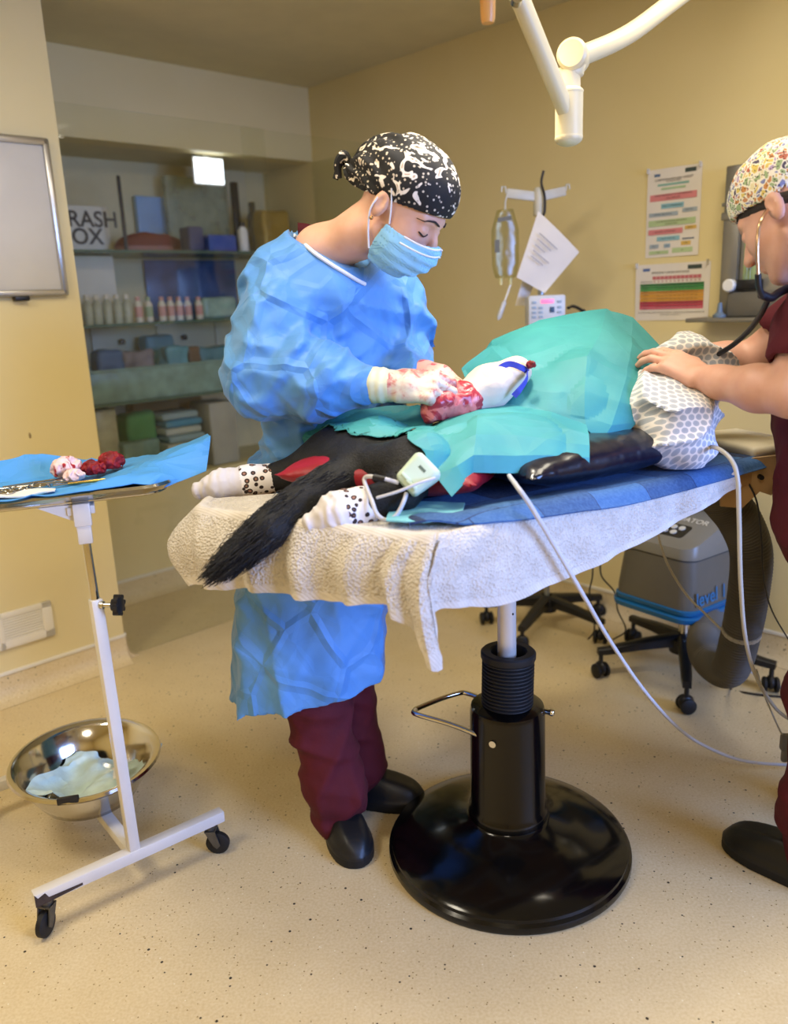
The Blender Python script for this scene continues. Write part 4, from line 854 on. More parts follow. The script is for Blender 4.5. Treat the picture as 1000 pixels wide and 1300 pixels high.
# ribbed hose
hp = [HC + h1 * .12 - h2 * .02 + ZX * .27, at(893, 812, 2.48), at(900, 838, 2.36), at(925, 850, 2.24), at(940, 805, 2.18), at(950, 750, 2.14), at(953, 700, 2.12), at(938, 660, 2.10), at(915, 630, 2.08), at(900, 605, 2.04)]
path = cr(hp, 34); L = np.r_[0, np.cumsum(np.linalg.norm(np.diff(path, axis=0), axis=1))]; s_ = np.arange(0, L[-1], .0016); path = np.stack([np.interp(s_, L, path[:, k]) for k in range(3)], 1)
rad = .048 + .006 * np.clip(s_ / L[-1], 0, 1) +   .0034 * np.sin(s_ * 2 * math.pi / .0095)
m = MB(); m.tube(path, rad, 20); ho = obj('air_hose', m, M('hose_grey', '#5f5b52', .6, var=.06), label='grey ribbed air hose curving from the warming unit up to the table end', cat='hose')
k_ = int(len(path) * .52); m = MB(); m.tube(path[k_:k_+9], .0545, 20); obj('hose_band', m, M('hose_band', '#a5a196', .4), ho)

# ------------------------------------------------------------------ surgical lamp arms at the top of the picture
sl = thing('surgical_lamp', at(740, 60, 1.95), 'cream jointed arm of the surgical lamp hanging from the ceiling', 'lamp')
m_lp = M('lamp_cream', '#dccfa8', .35, var=.02)
LA, LB_ = at(648, -30, 1.78), at(722, 150, 1.95)
m = MB(); d = nrm(LB_ - LA); x, y, _ = frame(d); m.box((LA + LB_)/2, (.030, .036, np.linalg.norm(LB_ - LA)), np.array([x, y, d]), .010, 3); a1 = obj('front_arm', m, m_lp, sl)
sw = at(655, 3, 1.765); m = MB(); m.cyl(sw, sw + V(.0, -.016, .004), .011, n=16); obj('screw', m, m_steel, a1)
m = MB(); jc = at(722, 148, 1.95); m.tube(cr([jc + V(0, 0, -.045), jc + V(0, 0, -.04), jc + V(0, 0, .04), jc + V(0, 0, .05)], 4), .030, 20); m.ball(jc - V(0, 0, .043), (.031, .031, .018), 20); m.ball(jc + V(0, 0, .048), (.031, .031, .014), 20); obj('joint', m, m_lp, sl)
lc = at(728, 72, 1.95); m = MB(); m.tube(cr([jc + V(0, 0, .05), jc + V(.0, 0, .09), lc + V(0, 0, -.03), lc], 5), [.024] * 6 + [.023] * 6 + [.026] * 4, 18); m.cyl(lc + V(-.012, -.03, 0), lc + V(.012, .03, .0), .032, n=24, bev=.006); obj('elbow', m, m_lp, sl)
e2 = at(868, -8, 2.25); e3 = V(1.25, 2.9, CEIL - .02)
m = MB(); m.tube(cr([lc, at(745, 68, 1.97), at(800, 42, 2.08), e2, e3], 8), .021, 18); obj('rear_arm', m, m_lp, sl)
m = MB(); m.lathe([(0, 0), (.08, 0), (.08, .018), (.05, .03), (0, .03)], V(1.25, 2.9, CEIL - .031), ZX, 28); obj('ceiling_mount', m, m_lp, sl)
lh = at(552, -42, 1.70); hn = nrm(V(.15, .05, -1)); m = MB(); m.lathe([(0, -.0), (.10, -.001), (.112, .004), (.115, .018), (.10, .045), (.05, .06), (0, .062)], lh, -hn, 40); obj('lamp_head', m, m_lp, sl)
q = at(619, 8, 1.70); m = MB(); m.tube(cr([lh + V(.02, 0, .03), lh + V(.09, 0, .05), q + V(0, 0, .08)], 6), .010, 12); m.tube([LA, LA + V(-.02, -.03, .04), lh + V(.05, 0, .05)], .014, 14); obj('yoke', m, m_lp, sl)
m = MB(); m.lathe([(0, -.028), (.011, -.028), (.0135, -.02), (.0150, .03), (.014, .075), (0, .078)], q, ZX, 18); obj('handle', m, M('handle_amber', '#e0a45c', .35, var=.04), sl, label='amber sterile handle')
# ------------------------------------------------------------------ what lies on the table
NC = nrm(np.cross(tb(.22, -.545, 0) - tb(0, -.06, 0), ZX)); NC = NC if NC @ -TD > 0 else -NC       # outward from the clipped end
def towel_mat(band):
    t = NT('terry_band' if band else 'terry_towel'); co = t.coords(); t.base(t.ramp(t.noise(30, 4, co=co), [(.3, '#c6beb4'), (.7, '#d8d1c8')])); t.b.inputs['Roughness'].default_value = .95; t.b.inputs['Sheen Weight'].default_value = .25
    if band:
        w = t.node('ShaderNodeTexWave', wave_type='BANDS', bands_direction='DIAGONAL'); w.inputs['Scale'].default_value = 60; t.link(co, w.inputs[0]); t.bump(w.outputs[0], .25, .003)
    else:
        t.bump(t.voro(190, co=co), 1.0, .004); t.bump(t.noise(70, 3, co=co), .35, .005)
    return t.m
m_t1, m_t2 = towel_mat(0), towel_mat(1); TW = TT + .011
def hang(px, py, base, n, off): return onp(px, py, base + n * off, n)
ed = [tb(.03, .012, TW), tb(-.008, -.07, TW), tb(.068, -.225, TW), tb(.138, -.375, TW), tb(.205, -.515, TW), tb(.232, -.564, TW), tb(.262, -.566, TW), tb(.45, -.566, TW), tb(.70, -.566, TW), tb(.95, -.566, TW), tb(1.17, -.566, TW)]
nn = [-TD, NC, NC, NC, NC, nrm(NC - TN), -TN, -TN, -TN, -TN, -TN]
inn = [tb(.20, -.05, TW), tb(.20, -.12, TW), tb(.25, -.2, TW), tb(.3, -.28, TW), tb(.36, -.36, TW), tb(.40, -.38, TW), tb(.42, -.38, TW), tb(.55, -.38, TW), tb(.75, -.38, TW), tb(.95, -.38, TW), tb(1.15, -.38, TW)]
far = [tb(.3, -.02, TW)] * 3 + [tb(.4, -.02, TW)] * 3 + [tb(.5, -.02, TW), tb(.6, -.02, TW), tb(.75, -.02, TW), tb(.95, -.02, TW), tb(1.15, -.02, TW)]
bot = [(246, 738, .055), (264, 744, .03), (338, 751, .035), (420, 764, .03), (497, 774, .035), (557, 850, .05), (551, 776, .012), (640, 765, .02), (765, 712, .015), (872, 655, .012), (938, 616, .01)]
mid = [(211, 692, .075), (252, 700, .045), (330, 708, .03), (412, 718, .03), (488, 726, .03), (541, 752, .035), (548, 738, .016), (630, 718, .016), (752, 680, .012), (862, 634, .01), (934, 600, .008)]
rows = [far, inn, [e * .8 + i * .2 for e, i in zip(ed, inn)], ed, [hang(p[0], p[1], e, n, p[2]) for p, e, n in zip(mid, ed, nn)], [hang(p[0], p[1], e, n, p[2]) for p, e, n in zip(bot, ed, nn)]]
NU, NV = 16, 9
def tfold(B, N):
    r, c = B.shape[:2]; u = np.arange(c) / NU; v = np.clip((np.arange(r) / NV - 3) / 2, 0, 1)
    a = np.where(u < 5, 1.0, np.where(u < 6, .3, .35)); w = np.sin(u * 2 * math.pi * 1.35 + 1.0 + .6 * np.sin(u * 3)) * .015 * a + np.sin(u * 2*math.pi * 2.6) * .006 * a
    env = (v * (1.25 - .5 * v))[:, None]; return B + nrmrows(N) * (w[None, :] * env)[..., None]
def nrmrows(N): N = N.copy(); N[..., 2] *= .2; return N / np.maximum(np.linalg.norm(N, axis=-1), 1e-9)[..., None]
m = patch(rows, NU, NV, .006, .0022, 26, fn=tfold)
nc = 10 * NU; nf = len(m.f)
for i, q in enumerate(m.f):
    k = q[0] % ((NV * 5 + 1) * (nc + 1)); r_, c_ = divmod(k, nc + 1); u_ = c_ / NU; v_ = r_ / NV
    if (2.35 < v_ < 3.15 and u_ < 4.9) or v_ > 4.80: m.mi[i] = 1
obj('towel', m, [m_t1, m_t2], label='white terry towel covering the table top and hanging over its near edges', cat='towel')

# denim patchwork mat
def denim():
    t = NT('denim_patchwork'); tc = t.node('ShaderNodeTexCoord'); mp = t.node('ShaderNodeMapping'); t.link(tc.outputs['Object'], mp.inputs[0]); mp.inputs['Rotation'].default_value = (0, 0, math.radians(-33))
    b = t.node('ShaderNodeTexBrick'); t.link(mp.outputs[0], b.inputs[0]); b.inputs['Scale'].default_value = 1.0; b.inputs['Brick Width'].default_value = .15; b.inputs['Row Height'].default_value = .10; b.inputs['Mortar Size'].default_value = .0012; b.offset = .5
    b.inputs['Color1'].default_value = lin('#0e2149'); b.inputs['Color2'].default_value = lin('#3f70ab'); b.inputs['Mortar'].default_value = lin('#15264f'); b.inputs['Bias'].default_value = -.1
    n = t.noise(160, 3); t.base(t.mix(.10, b.outputs[0], t.ramp(n, [(.35, '#101f4a'), (.65, '#7fa4d4')]))); t.b.inputs['Roughness'].default_value = .85; t.bump(t.noise(260, 2), .4, .002); return t.m
m_den = denim(); zt = TW + .010
ct = [[tb(.30, -.18, zt), tb(.5, -.1, zt), tb(.75, -.08, zt), tb(1.0, -.08, zt), tb(1.19, -.1, zt)],
      [tb(.27, -.34, zt), tb(.46, -.3, zt), tb(.72, -.3, zt), tb(1.0, -.3, zt), tb(1.20, -.3, zt)],
      [tb(.25, -.44, zt), tb(.42, -.46, zt), tb(.70, -.46, zt), tb(.97, -.46, zt), tb(1.20, -.46, zt + .002)],
      [tb(.235, -.475, zt + .002), tb(.39, -.535, zt + .014), tb(.68, -.55, zt + .004), tb(.95, -.555, zt + .002), tb(1.20, -.55, zt + .002)],
      [tb(.225, -.50, zt + .001), tb(.385, -.575, zt - .002), tb(.675, -.585, zt - .022), tb(.95, -.583, zt - .022), tb(1.205, -.575, zt - .018)]]
m = patch(ct, 10, 8, .004, .003, 12, fn=lambda B, N: B + ZX * (.010 * np.maximum(0, np.sin(np.arange(B.shape[1]) * .42 + .7)) * (np.arange(B.shape[0])[:, None] > B.shape[0] * .55) * np.clip(1.4 - np.arange(B.shape[1]) / 14, 0, 1))[..., None])
obj('denim_mat', m, m_den, label='blue denim patchwork mat lying on the white towel along the near side', cat='mat')
m_aq = M('aqua_pad', '#7cc5d2', .7); ct = [[atz(x, y, zt + .010) for x, y in r] for r in (((500, 640), (540, 638), (590, 640)), ((492, 655), (535, 654), (585, 655)), ((490, 662), (530, 664), (570, 660)))]
obj('aqua_pad', patch(ct, 5, 5, .003, .001, 20), m_aq, label='pale aqua pad showing between the denim mat and the red cushion', cat='pad')

# cushions
def pillow(name, a, b, w, h, z, mat, label, seam=None, sd=0, pinch=.35):
    a = np.asarray(a, float); b = np.asarray(b, float); d = nrm(V(b[0]-a[0], b[1]-a[1], 0)); s = np.cross(ZX, d); L = np.linalg.norm((b - a)[:2]) / 2; c = V((a[0]+b[0])/2, (a[1]+b[1])/2, z + h/2); R = np.array([d, s, ZX])
    def f(p):
        q = (p - c) @ R.T; x = np.abs(q[:, 0]) / L; y = np.abs(q[:, 1]) / (w/2); e = np.clip(1 - np.maximum(x, y) ** 2.6 * (1 - .0) , 0, 1); hh = h/2 * (.10 + .90 * np.sqrt(np.clip((1 - np.clip(x, 0, 1) ** 3) * (1 - np.clip(y, 0, 1) ** 3), 0, 1)))
        pin = 1 + .06 * np.clip(np.minimum(x, y), 0, 1) ** 4
        d2 = np.maximum(np.maximum(np.abs(q[:, 0]) - L * pin, np.abs(q[:, 1]) - w/2 * pin), (np.abs(q[:, 2]) - hh) * .7); return d2 + .0025 * fbm(p * 22 + sd, 2)
    e = V(L, L, 0) * 1.1 + V(w, w, 0) * .55 + V(0, 0, h * .6 + .006); m = sdf(f, c - e, c + e, .0075); return obj(name, m, mat, label=label, cat='cushion')
m_red = M('red_vinyl', '#8d1526', .45, var=.12, vs=12, bump=.3, bs=30)
pa, pb_ = atz(654, 622, 1.0), atz(400, 606, 1.0)
sh_ = TN * .075; rc = pillow('positioning_cushion', pa + sh_, pb_ + sh_ * .6, .23, .085, zt + .012, m_red, 'dark red vinyl positioning cushion under the black dog and the teal drape', sd=2)
m_nv = M('navy_vinyl', '#0c1020', .28, var=.15, bump=.3, bs=14, coat=.3)
pillow('positioning_cushion', tb(.50, -.40, 1), tb(1.04, -.40, 1), .26, .095, zt + .010, m_nv, 'glossy navy black positioning cushion under the teal drape and the patterned blanket', sd=5)

# ---------------- the dog
def fur(name, c1, c2, rough=.6):
    t = NT(name); co = t.coords((1, 1, 1)); w = t.noise(14, 2, co=co); n = t.noise(160, 3, .6, 1.2, co=co); t.base(t.ramp(n, [(.3, c1), (.72, c2)])); t.b.inputs['Roughness'].default_value = rough; t.b.inputs['Specular IOR Level'].default_value = .35; t.bump(n, .6, .004); return t.m
m_fur = fur('black_fur', '#050506', '#121317')
dog = thing('dog', tb(.6, -.28, TW + .02), 'black dog lying under the teal drapes with leopard print socks on its paws', 'dog')
hipL, hipR = at(425, 584, 1.82), at(535, 590, 1.62)
kneeL, pawL = at(352, 606, 1.83), at(285, 617, 1.812); kneeR, pawR = at(508, 626, 1.55), at(440, 652, 1.54)
rump = tb(.35, -.20, 1.01); chest = tb(.88, -.26, 1.06); head = at(862, 540, 1.86)
tail = [at(530, 590, 1.72), at(470, 595, 1.70), at(425, 612, 1.65), at(380, 640, 1.59), at(340, 672, 1.54), at(305, 702, 1.51), at(283, 719, 1.50)]; tr_ = [.038, .040, .040, .040, .038, .026, .004]
def dogf(p):
    d = ell(p, rump, (.13, .12, .07), np.array([TD, TN, ZX])); d = smin(d, ell(p, tb(.60, -.21, 1.03), (.2, .12, .07), np.array([TD, TN, ZX])), .06); d = smin(d, ell(p, chest, (.18, .12, .11), np.array([TD, TN, ZX])), .06)
    d = smin(d, cap(p, chest + TD * .1, head, .08, .065), .04); d = smin(d, cap(p, head, at(872, 572, 1.80), .060, .045), .03)
    d = smin(d, chain(p, [tb(.36, -.16, 1.02), hipL, kneeL, pawL], [.10, .068, .028, .024], .03), .03); d = smin(d, ell(p, at(455, 590, 1.77), (.09, .075, .06), np.array([TD, TN, ZX])), .03); d = smin(d, chain(p, [at(400, 594, 1.79), at(455, 600, 1.70), at(508, 594, 1.63)], [.045, .055, .055], .02), .02)
    d = smin(d, chain(p, [tb(.42, -.28, 1.02), hipR, kneeR, kneeR * .55 + pawR * .45, pawR], [.08, .056, .036, .032, .028], .02), .03)
    d = smin(d, chain(p, tail, tr_, .015), .02)
    return d + .0025 * fbm(p * 45, 2)
obj('body', sdf(dogf, tb(0, 0, .84) - V(.25, .45, 0), tb(1.15, 0, 1.28) + V(.1, .05, 0), .0085), m_fur, dog)
# strands of the tail brush and the fur at the rump
def tuft(rootfn, n, L, mat, par, name, sd=1, r=.0022):
    rs = np.random.RandomState(sd); m = MB()
    for k in range(n):
        a, d = rootfn(rs); b = a + d * L * (.6 + .7 * rs.rand()); c = (a + b)/2 + rs.randn(3) * .004; m.tube([a, c, b], [r, r * .8, .0002], 4, caps=False)
    return obj(name, m, mat, par)
tpth = cr(tail, 12); trd = np.interp(np.linspace(0, 6, len(tpth)), range(7), tr_)
def troot(rs):
    i = int(rs.rand() ** .8 * (len(tpth) - 3)) + 1; d = nrm(tpth[min(i+2, len(tpth)-1)] - tpth[i-1]); s = nrm(np.cross(d, rs.randn(3))); return tpth[i] + s * trd[i] * .93, nrm(d + s * .05)
tuft(troot, 2600, .05, fur('black_fur_strand', '#0a0a0c', '#1c1d22', .45), dog, 'tail_fur', 4, .0011).update_tag()
bpy.data.objects['tail_fur']['kind'] = 'stuff'
# socks
def leo():
    t = NT('leopard_cotton'); co = t.coords(); d = t.voro(66, co=co, rnd=.8); w = t.noise(120, 2, co=co); a = t.node('ShaderNodeMath', operation='MULTIPLY_ADD'); t.link(w, a.inputs[0]); a.inputs[1].default_value = .16; t.link(d, a.inputs[2])
    t.base(t.ramp(a.outputs[0], [(.0, '#a07a68'), (.29, '#8f6657'), (.33, '#2b1f20'), (.47, '#2b1f20'), (.51, '#ece8ea')])); t.b.inputs['Roughness'].default_value = .85; t.bump(t.noise(300, 2, co=co), .2, .001); return t.m
m_leo = leo(); m_sock = M('sock_white', '#d4d0d4', .85, var=.03, bump=.3, bs=26)
def sock(k, p, toe, r0, r1, frac, label):
    d = nrm(p - k); x, y, _ = frame(d)
    def f(q):
        e = chain(q, [k, k * .5 + p * .5, p, toe], [r0 * .88, r0, r1, r1 * .55], .012); e = np.abs(e + .0) if False else e; cut = -((q - (k + d * .004)) @ d)
        return np.maximum(e + .0022 * np.sin(((q - k) @ d) * 300 + fbm(q * 40, 2) * 4) * np.clip(((q - k) @ d) / np.linalg.norm(p - k) - .2, 0, 1) + .003 * fbm(q * 36, 2), cut)
    lo = np.minimum(np.minimum(k, p), toe) - .06; hi = np.maximum(np.maximum(k, p), toe) + .06; m = sdf(f, lo, hi, .0045); L = np.linalg.norm(toe - k); paint(m, lambda fc: (((fc - k) @ d) < L * frac).astype(int)); return obj('sock', m, [m_sock, m_leo], dog, label=label)
sock(at(352, 606, 1.83), at(283, 617, 1.812), at(254, 622, 1.81), .038, .038, .46, 'leopard print sock on the far hind paw')
sock(at(478, 640, 1.555), at(430, 654, 1.535), at(400, 664, 1.53), .042, .046, .52, 'leopard print sock on the near hind paw')
# the limb being worked on: wrapped in stockinette, with the open site at its root
m_flesh = blood_mat('open_tissue', '#d8736e', '#a32c3b', 30, .47, .3); m_wrapw = M('stockinette', '#d6c5b3', .8, var=.04, bump=.35, bs=60)
la, lb_ = at(585, 512, 1.83), at(655, 472, 1.90)
fl = lambda p: np.maximum(smin(chain(p, [la, la*.5+lb_*.5, lb_], [.040, .048, .036], .02), ell(p, at(625, 488, 1.86), (.045, .03, .034)), .02) + .003 * fbm(p * 30, 2), -((p - la) @ nrm(lb_ - la)) + .012)
obj('wrapped_limb', sdf(fl, np.minimum(la, lb_) - .08, np.maximum(la, lb_) + .08, .005), m_wrapw, dog, label='limb wrapped in white stockinette')
sa = at(556, 512, 1.79); fs_ = lambda p: chain(p, [at(545, 528, 1.775), sa, la, la * .6 + lb_ * .4], [.018, .034, .041, .040], .02) + .007 * fbm(p * 48, 3)
obj('open_site', sdf(fs_, sa - .1, la + .09, .0045), m_flesh, dog, label='red and pink exposed tissue')
# blue strap round the wrapped limb
m_str = M('strap_violet_blue', '#3d45b0', .6, var=.1); sp_ = cr([at(632, 468, 1.845), at(646, 462, 1.85), at(660, 466, 1.85), at(669, 472, 1.86), at(668, 482, 1.83), at(660, 494, 1.81), at(652, 503, 1.81)], 8)
m = MB(); 
for i in range(len(sp_) - 1):
    d = nrm(sp_[i+1] - sp_[i]); m.box((sp_[i] + sp_[i+1])/2 , (np.linalg.norm(sp_[i+1] - sp_[i]) * 1.15, .002, .013), np.array([d, nrm(np.cross(ZX, d)), np.cross(d, nrm(np.cross(ZX, d)))]))
obj('limb_strap', m, m_str, label='violet blue strap tied round the white wrapped limb', cat='strap')

# ---------------- teal drapes
def drape_mat():
    t = NT('teal_drape_paper'); co = t.coords(); t.base(t.ramp(t.noise(9, 4, co=co), [(.3, '#2f868c'), (.7, '#3d9698')])); t.b.inputs['Roughness'].default_value = .6; t.bump(t.noise(220, 2, co=co), .15, .001); t.crease(8, .22, .006, co=co); return t.m
m_dr = drape_mat()
def px3(rows): return [[at(x, y, d) for x, y, d in r] for r in rows]
fr_ = [(592, 470, 2.10), (625, 432, 2.15), (684, 406, 2.16), (770, 391, 2.12), (803, 403, 2.10), (843, 445, 2.03)]
back = [V(q[0] + .02, q[1] + .10, 1.04) for q in [at(*a) for a in fr_]]
rows = [back] + px3([fr_,
    [(585, 466, 2.05), (622, 440, 2.08), (682, 428, 2.06), (762, 424, 2.00), (802, 436, 1.98), (838, 466, 1.96)],
    [(592, 486, 2.00), (640, 458, 1.99), (695, 462, 1.94), (745, 452, 1.90), (795, 478, 1.88), (832, 492, 1.91)],
    [(604, 500, 1.95), (650, 490, 1.91), (697, 496, 1.86), (742, 496, 1.83), (785, 512, 1.82), (822, 518, 1.86)],
    [(610, 512, 1.90), (650, 514, 1.86), (697, 520, 1.82), (742, 528, 1.79), (776, 540, 1.78), (808, 536, 1.83)],
    [(612, 520, 1.87), (650, 526, 1.84), (697, 534, 1.80), (745, 545, 1.775), (762, 562, 1.765), (797, 548, 1.81)]])
dcol = lambda B, N: push(B, dogf)
m = patch(rows, 10, 9, .0015, .0022, 9, .006, 5, fn=dcol, linear=True)
obj('surgical_drape', m, m_dr, angle=9, label='large teal paper drape tented over the dog, highest point near the infusion pump', cat='drape')
rows = px3([[(536, 552, 1.76), (566, 530, 1.80), (604, 515, 1.85), (650, 513, 1.86), (700, 524, 1.81), (744, 540, 1.765)],
    [(518, 562, 1.66), (560, 546, 1.68), (606, 530, 1.72), (650, 528, 1.74), (700, 538, 1.72), (747, 552, 1.70)],
    [(532, 580, 1.60), (566, 570, 1.61), (604, 552, 1.63), (650, 552, 1.655), (700, 558, 1.66), (748, 566, 1.665)],
    [(552, 604, 1.545), (580, 592, 1.55), (601, 578, 1.575), (650, 578, 1.60), (700, 578, 1.625), (748, 581, 1.645)],
    [(573, 631, 1.505), (590, 613, 1.53), (600, 600, 1.565), (650, 601, 1.59), (700, 598, 1.62), (748, 594, 1.64)]])
m = patch(rows, 10, 10, .0015, .002, 12, .005, 7, fn=dcol, linear=True)
obj('surgical_drape', m, m_dr, angle=9, label='front teal drape hanging over the red cushion with a pointed corner', cat='drape')
rows = px3([[(338, 538, 1.99), (372, 540, 1.94), (430, 522, 1.90), (480, 516, 1.90), (530, 514, 1.88), (552, 524, 1.84)],
    [(340, 552, 1.985), (372, 548, 1.925), (425, 545, 1.86), (470, 540, 1.84), (515, 540, 1.81), (548, 540, 1.79)],
    [(344, 565, 1.98), (378, 556, 1.91), (430, 560, 1.81), (470, 566, 1.775), (510, 562, 1.755), (540, 552, 1.75)],
    [(350, 574, 1.975), (386, 562, 1.90), (440, 570, 1.79), (478, 580, 1.745), (502, 588, 1.725), (528, 572, 1.72)]])
m = patch(rows, 10, 10, .0015, .003, 12, .006, 8, fn=dcol, linear=True)
obj('surgical_drape', m, m_dr, angle=9, label='left teal drape under the surgeon hands, covering the rump of the dog', cat='drape')
# stains and clots on the drapes
m_cl = M('blood_clot', '#8d1c20', .35, var=.3, vs=60)
m = MB(); c = at(674, 463, 1.855); m = sdf(lambda p: ell(p, c, (.011, .008, .009)) + .005 * fbm(p * 160, 2), c - .02, c + .02, .0022); obj('tissue_piece', m, m_cl, label='small red clot on the teal drape by the blue strap', cat='clot')

# ---------------- pale green sensor with its cable
q0, q1 = at(545, 590, 1.525), at(512, 620, 1.505); d = nrm(q1 - q0); sx = nrm(np.cross(d, V(0, -1, .5))); sz = np.cross(sx, d)
th = thing('patient_sensor', (q0 + q1)/2, 'pale green plastic sensor clip on the dog leg with a white looped cable', 'sensor')
m_sg = M('sensor_green', '#c6d8c0', .35, var=.03); RS = np.array([d, sx, sz]); cc = (q0 + q1)/2; Ls = np.linalg.norm(q1 - q0)/2
ff = lambda p: sbox(p, cc, (Ls, .030, .018), .010, RS) + np.clip(-((p - cc) @ d) / Ls, -1, 1) * -.004
obj('clip_body', sdf(ff, cc - .08, cc + .08, .0035), m_sg, th)
for k, (u, v_) in enumerate(((.55, .004), (.62, -.004))): m = MB(); m.box(cc + d * Ls * u + sz * .017 + sx * v_ * 2, (.007, .026, .006), RS, .002); obj('ridge', m, m_sg, th)
for u in (-.010, .003, .016): m = MB(); m.cyl(cc + d * Ls * .55 + sx * -.0 + d*0 + sx * .0 + sz * -.0 + (-sx) * .0 + sx * (.031) + sz * u * .4 + d * u, cc + d * Ls * .55 + sx * .033 + sz * u * .4 + d * u, .0035, n=10); obj('vent_hole', m, m_black, th)
m = MB(); m.box(cc - d * Ls * .45 + sz * .019 , (.008, .016, .002), RS); obj('printed_mark', m, M('mark_grey', '#5a6a5a', .5), th, smooth=False)
m_wc = M('white_cable', '#c6c5ca', .4, var=.02)
lp = cr([at(506, 613, 1.51), at(488, 608, 1.515), at(472, 605, 1.525), at(464, 606, 1.54), at(463, 613, 1.535), at(472, 636, 1.50), at(478, 652, 1.485), at(489, 660, 1.48), at(502, 655, 1.485), at(511, 640, 1.49), at(516, 626, 1.505)], 6)
m = MB(); m.tube(lp, .0042, 10); cb = obj('cable', m, m_wc, th)
m = MB(); m.tube([at(489, 608.5, 1.515), at(474, 605.5, 1.524)], .0062, 10); obj('strain_relief', m, m_black, cb)
m = MB(); m.tube(cr([at(478, 632, 1.485), at(505, 624, 1.475), at(532, 613, 1.475), at(552, 607, 1.49)], 6), .0028, 8); obj('lead', m, m_wc, th)

# patterned blanket over the head
def hexm():
    t = NT('hexagon_print_cotton'); co = t.coords(); sp = t.node('ShaderNodeSeparateXYZ'); t.link(co, sp.inputs[0])
    def mt(op, a, b=None):
        n = t.node('ShaderNodeMath', operation=op)
        for k, v in ((0, a), (1, b)):
            if v is None: continue
            if isinstance(v, bpy.types.NodeSocket): t.link(v, n.inputs[k])
            else: n.inputs[k].default_value = v
        return n.outputs[0]
    S = .0155; u = mt('DIVIDE', mt('ADD', sp.outputs[0], mt('MULTIPLY', sp.outputs[1], .35)), S); v = mt('DIVIDE', mt('ADD', mt('MULTIPLY', sp.outputs[2], .93), mt('MULTIPLY', sp.outputs[1], .4)), S * .866); row = mt('FLOOR', v)
    u = mt('ADD', u, mt('MULTIPLY', mt('MODULO', mt('ADD', row, 100), 2.0), .5)); fu = mt('SUBTRACT', mt('SUBTRACT', u, mt('FLOOR', u)), .5); fv = mt('MULTIPLY', mt('SUBTRACT', mt('SUBTRACT', v, row), .5), .866)
    d = mt('SQRT', mt('ADD', mt('MULTIPLY', fu, fu), mt('MULTIPLY', fv, fv)))
    t.base(t.ramp(d, [(.0, '#a4a9b2'), (.37, '#adb1b8'), (.43, '#e6e0dc')])); t.b.inputs['Roughness'].default_value = .9; t.b.inputs['Sheen Weight'].default_value = .2; t.bump(t.noise(300, 2, co=co), .3, .001); return t.m
m_hex = hexm()
def bl(p):
    d = chain(p, [at(838, 486, 1.93), at(846, 517, 1.87), at(862, 550, 1.81), at(878, 568, 1.79)], [.046, .080, .078, .046], .03); d = smin(d, chain(p, [at(850, 448, 1.97), at(880, 447, 1.97), at(905, 466, 1.95), at(902, 486, 1.94)], [.026, .040, .040, .034], .02), .012)
    d = smin(d, chain(p, [at(878, 505, 1.92), at(882, 535, 1.87), at(880, 566, 1.82)], [.045, .045, .03], .02), .03)
    w = p + .02 * np.stack([pn(p * 9), pn(p * 9 + 5), pn(p * 9 + 9)], -1); d = d - .022 * np.maximum(0, ridge(w * V(7, 7, 11) + 3)) ** 2 + .006
    return np.maximum(d, zt + .012 - p[:, 2])
c = at(865, 520, 1.87); obj('head_blanket', sdf(bl, c - V(.22, .25, .25), c + V(.22, .25, .25), .0065), m_hex, label='white and grey hexagon print blanket wrapped over the dog head', cat='blanket')

# pad at the far end of the table
q = at(945, 562, 2.06); m = MB(); m.box(V(q[0], q[1], q[2]), (.17, .26, .030), np.array([nrm(V(.95, .3, 0)), nrm(V(-.3, .95, 0)), ZX]), .012, 3); obj('cream_pad', m, M('cream_vinyl', '#e3d9bd', .5, var=.02), label='cream padded board at the far end of the table by the maroon scrubs', cat='pad')

# ---------------- tubes and leads
def lead(name, pts, r, mat, label, cat='cable'):
    eg = {'e0': (655, 616, .012, TW + .04), 'e1': (672, 640, .040), 'e2': (702, 690, .042), 'e3': (738, 752, .04)}
    fp_ = lambda e: onp(e[0], e[1], tb(.4, -.566, 0) - TN * e[2], TN)
    P_ = [fp_(eg[q]) if isinstance(q, str) else at(*q) if len(q) == 3 else atz(q[0], q[1], r + .001) for q in pts]; m = MB(); m.tube(cr(P_, 10), r, 10); return obj(name, m, mat, label=label, cat=cat)
lead('white_tube', ((690, 592, 1.70), (665, 600, 1.66), (646, 601, 1.63), 'e0', 'e1', 'e2', 'e3', (775, 815, 1.66), (820, 880, 1.78), (865, 928, 1.96), (905, 952, 2.07), (950, 967, 2.10), (1015, 972, 2.09)), .0046, m_wc, 'thick white tube running from under the drape down to the floor at right', 'tube')
m_gc = M('grey_white_tube', '#b9b4a8', .35)
lead('clear_tube', ((895, 566, 1.78), (912, 570, 1.72), (928, 584, 1.68), (936, 608, 1.66), (938, 660, 1.66), (940, 740, 1.68), (946, 810, 1.74), (960, 860, 1.84), (985, 900, 1.95), (1010, 918, 2.0)), .0048, m_gc, 'pale grey tube hanging in front of the ribbed hose', 'tube')
m_bc = M('black_cable', '#19181a', .45)
lead('thin_cable', ((932, 580, 1.92), (945, 605, 1.90), (960, 636, 1.90), (966, 680, 1.92), (969, 730, 1.96), (980, 776, 2.05), (1012, 830, 2.2)), .0022, m_bc, 'thin black lead hanging at the right of the ribbed hose')
lead('thin_cable', ((834, 668, 2.26), (838, 690, 2.25), (850, 722, 2.24), (872, 756, 2.24), (898, 782, 2.22), (916, 800, 2.20)), .0032, m_gc, 'thin pale lead crossing the front of the grey warming unit')
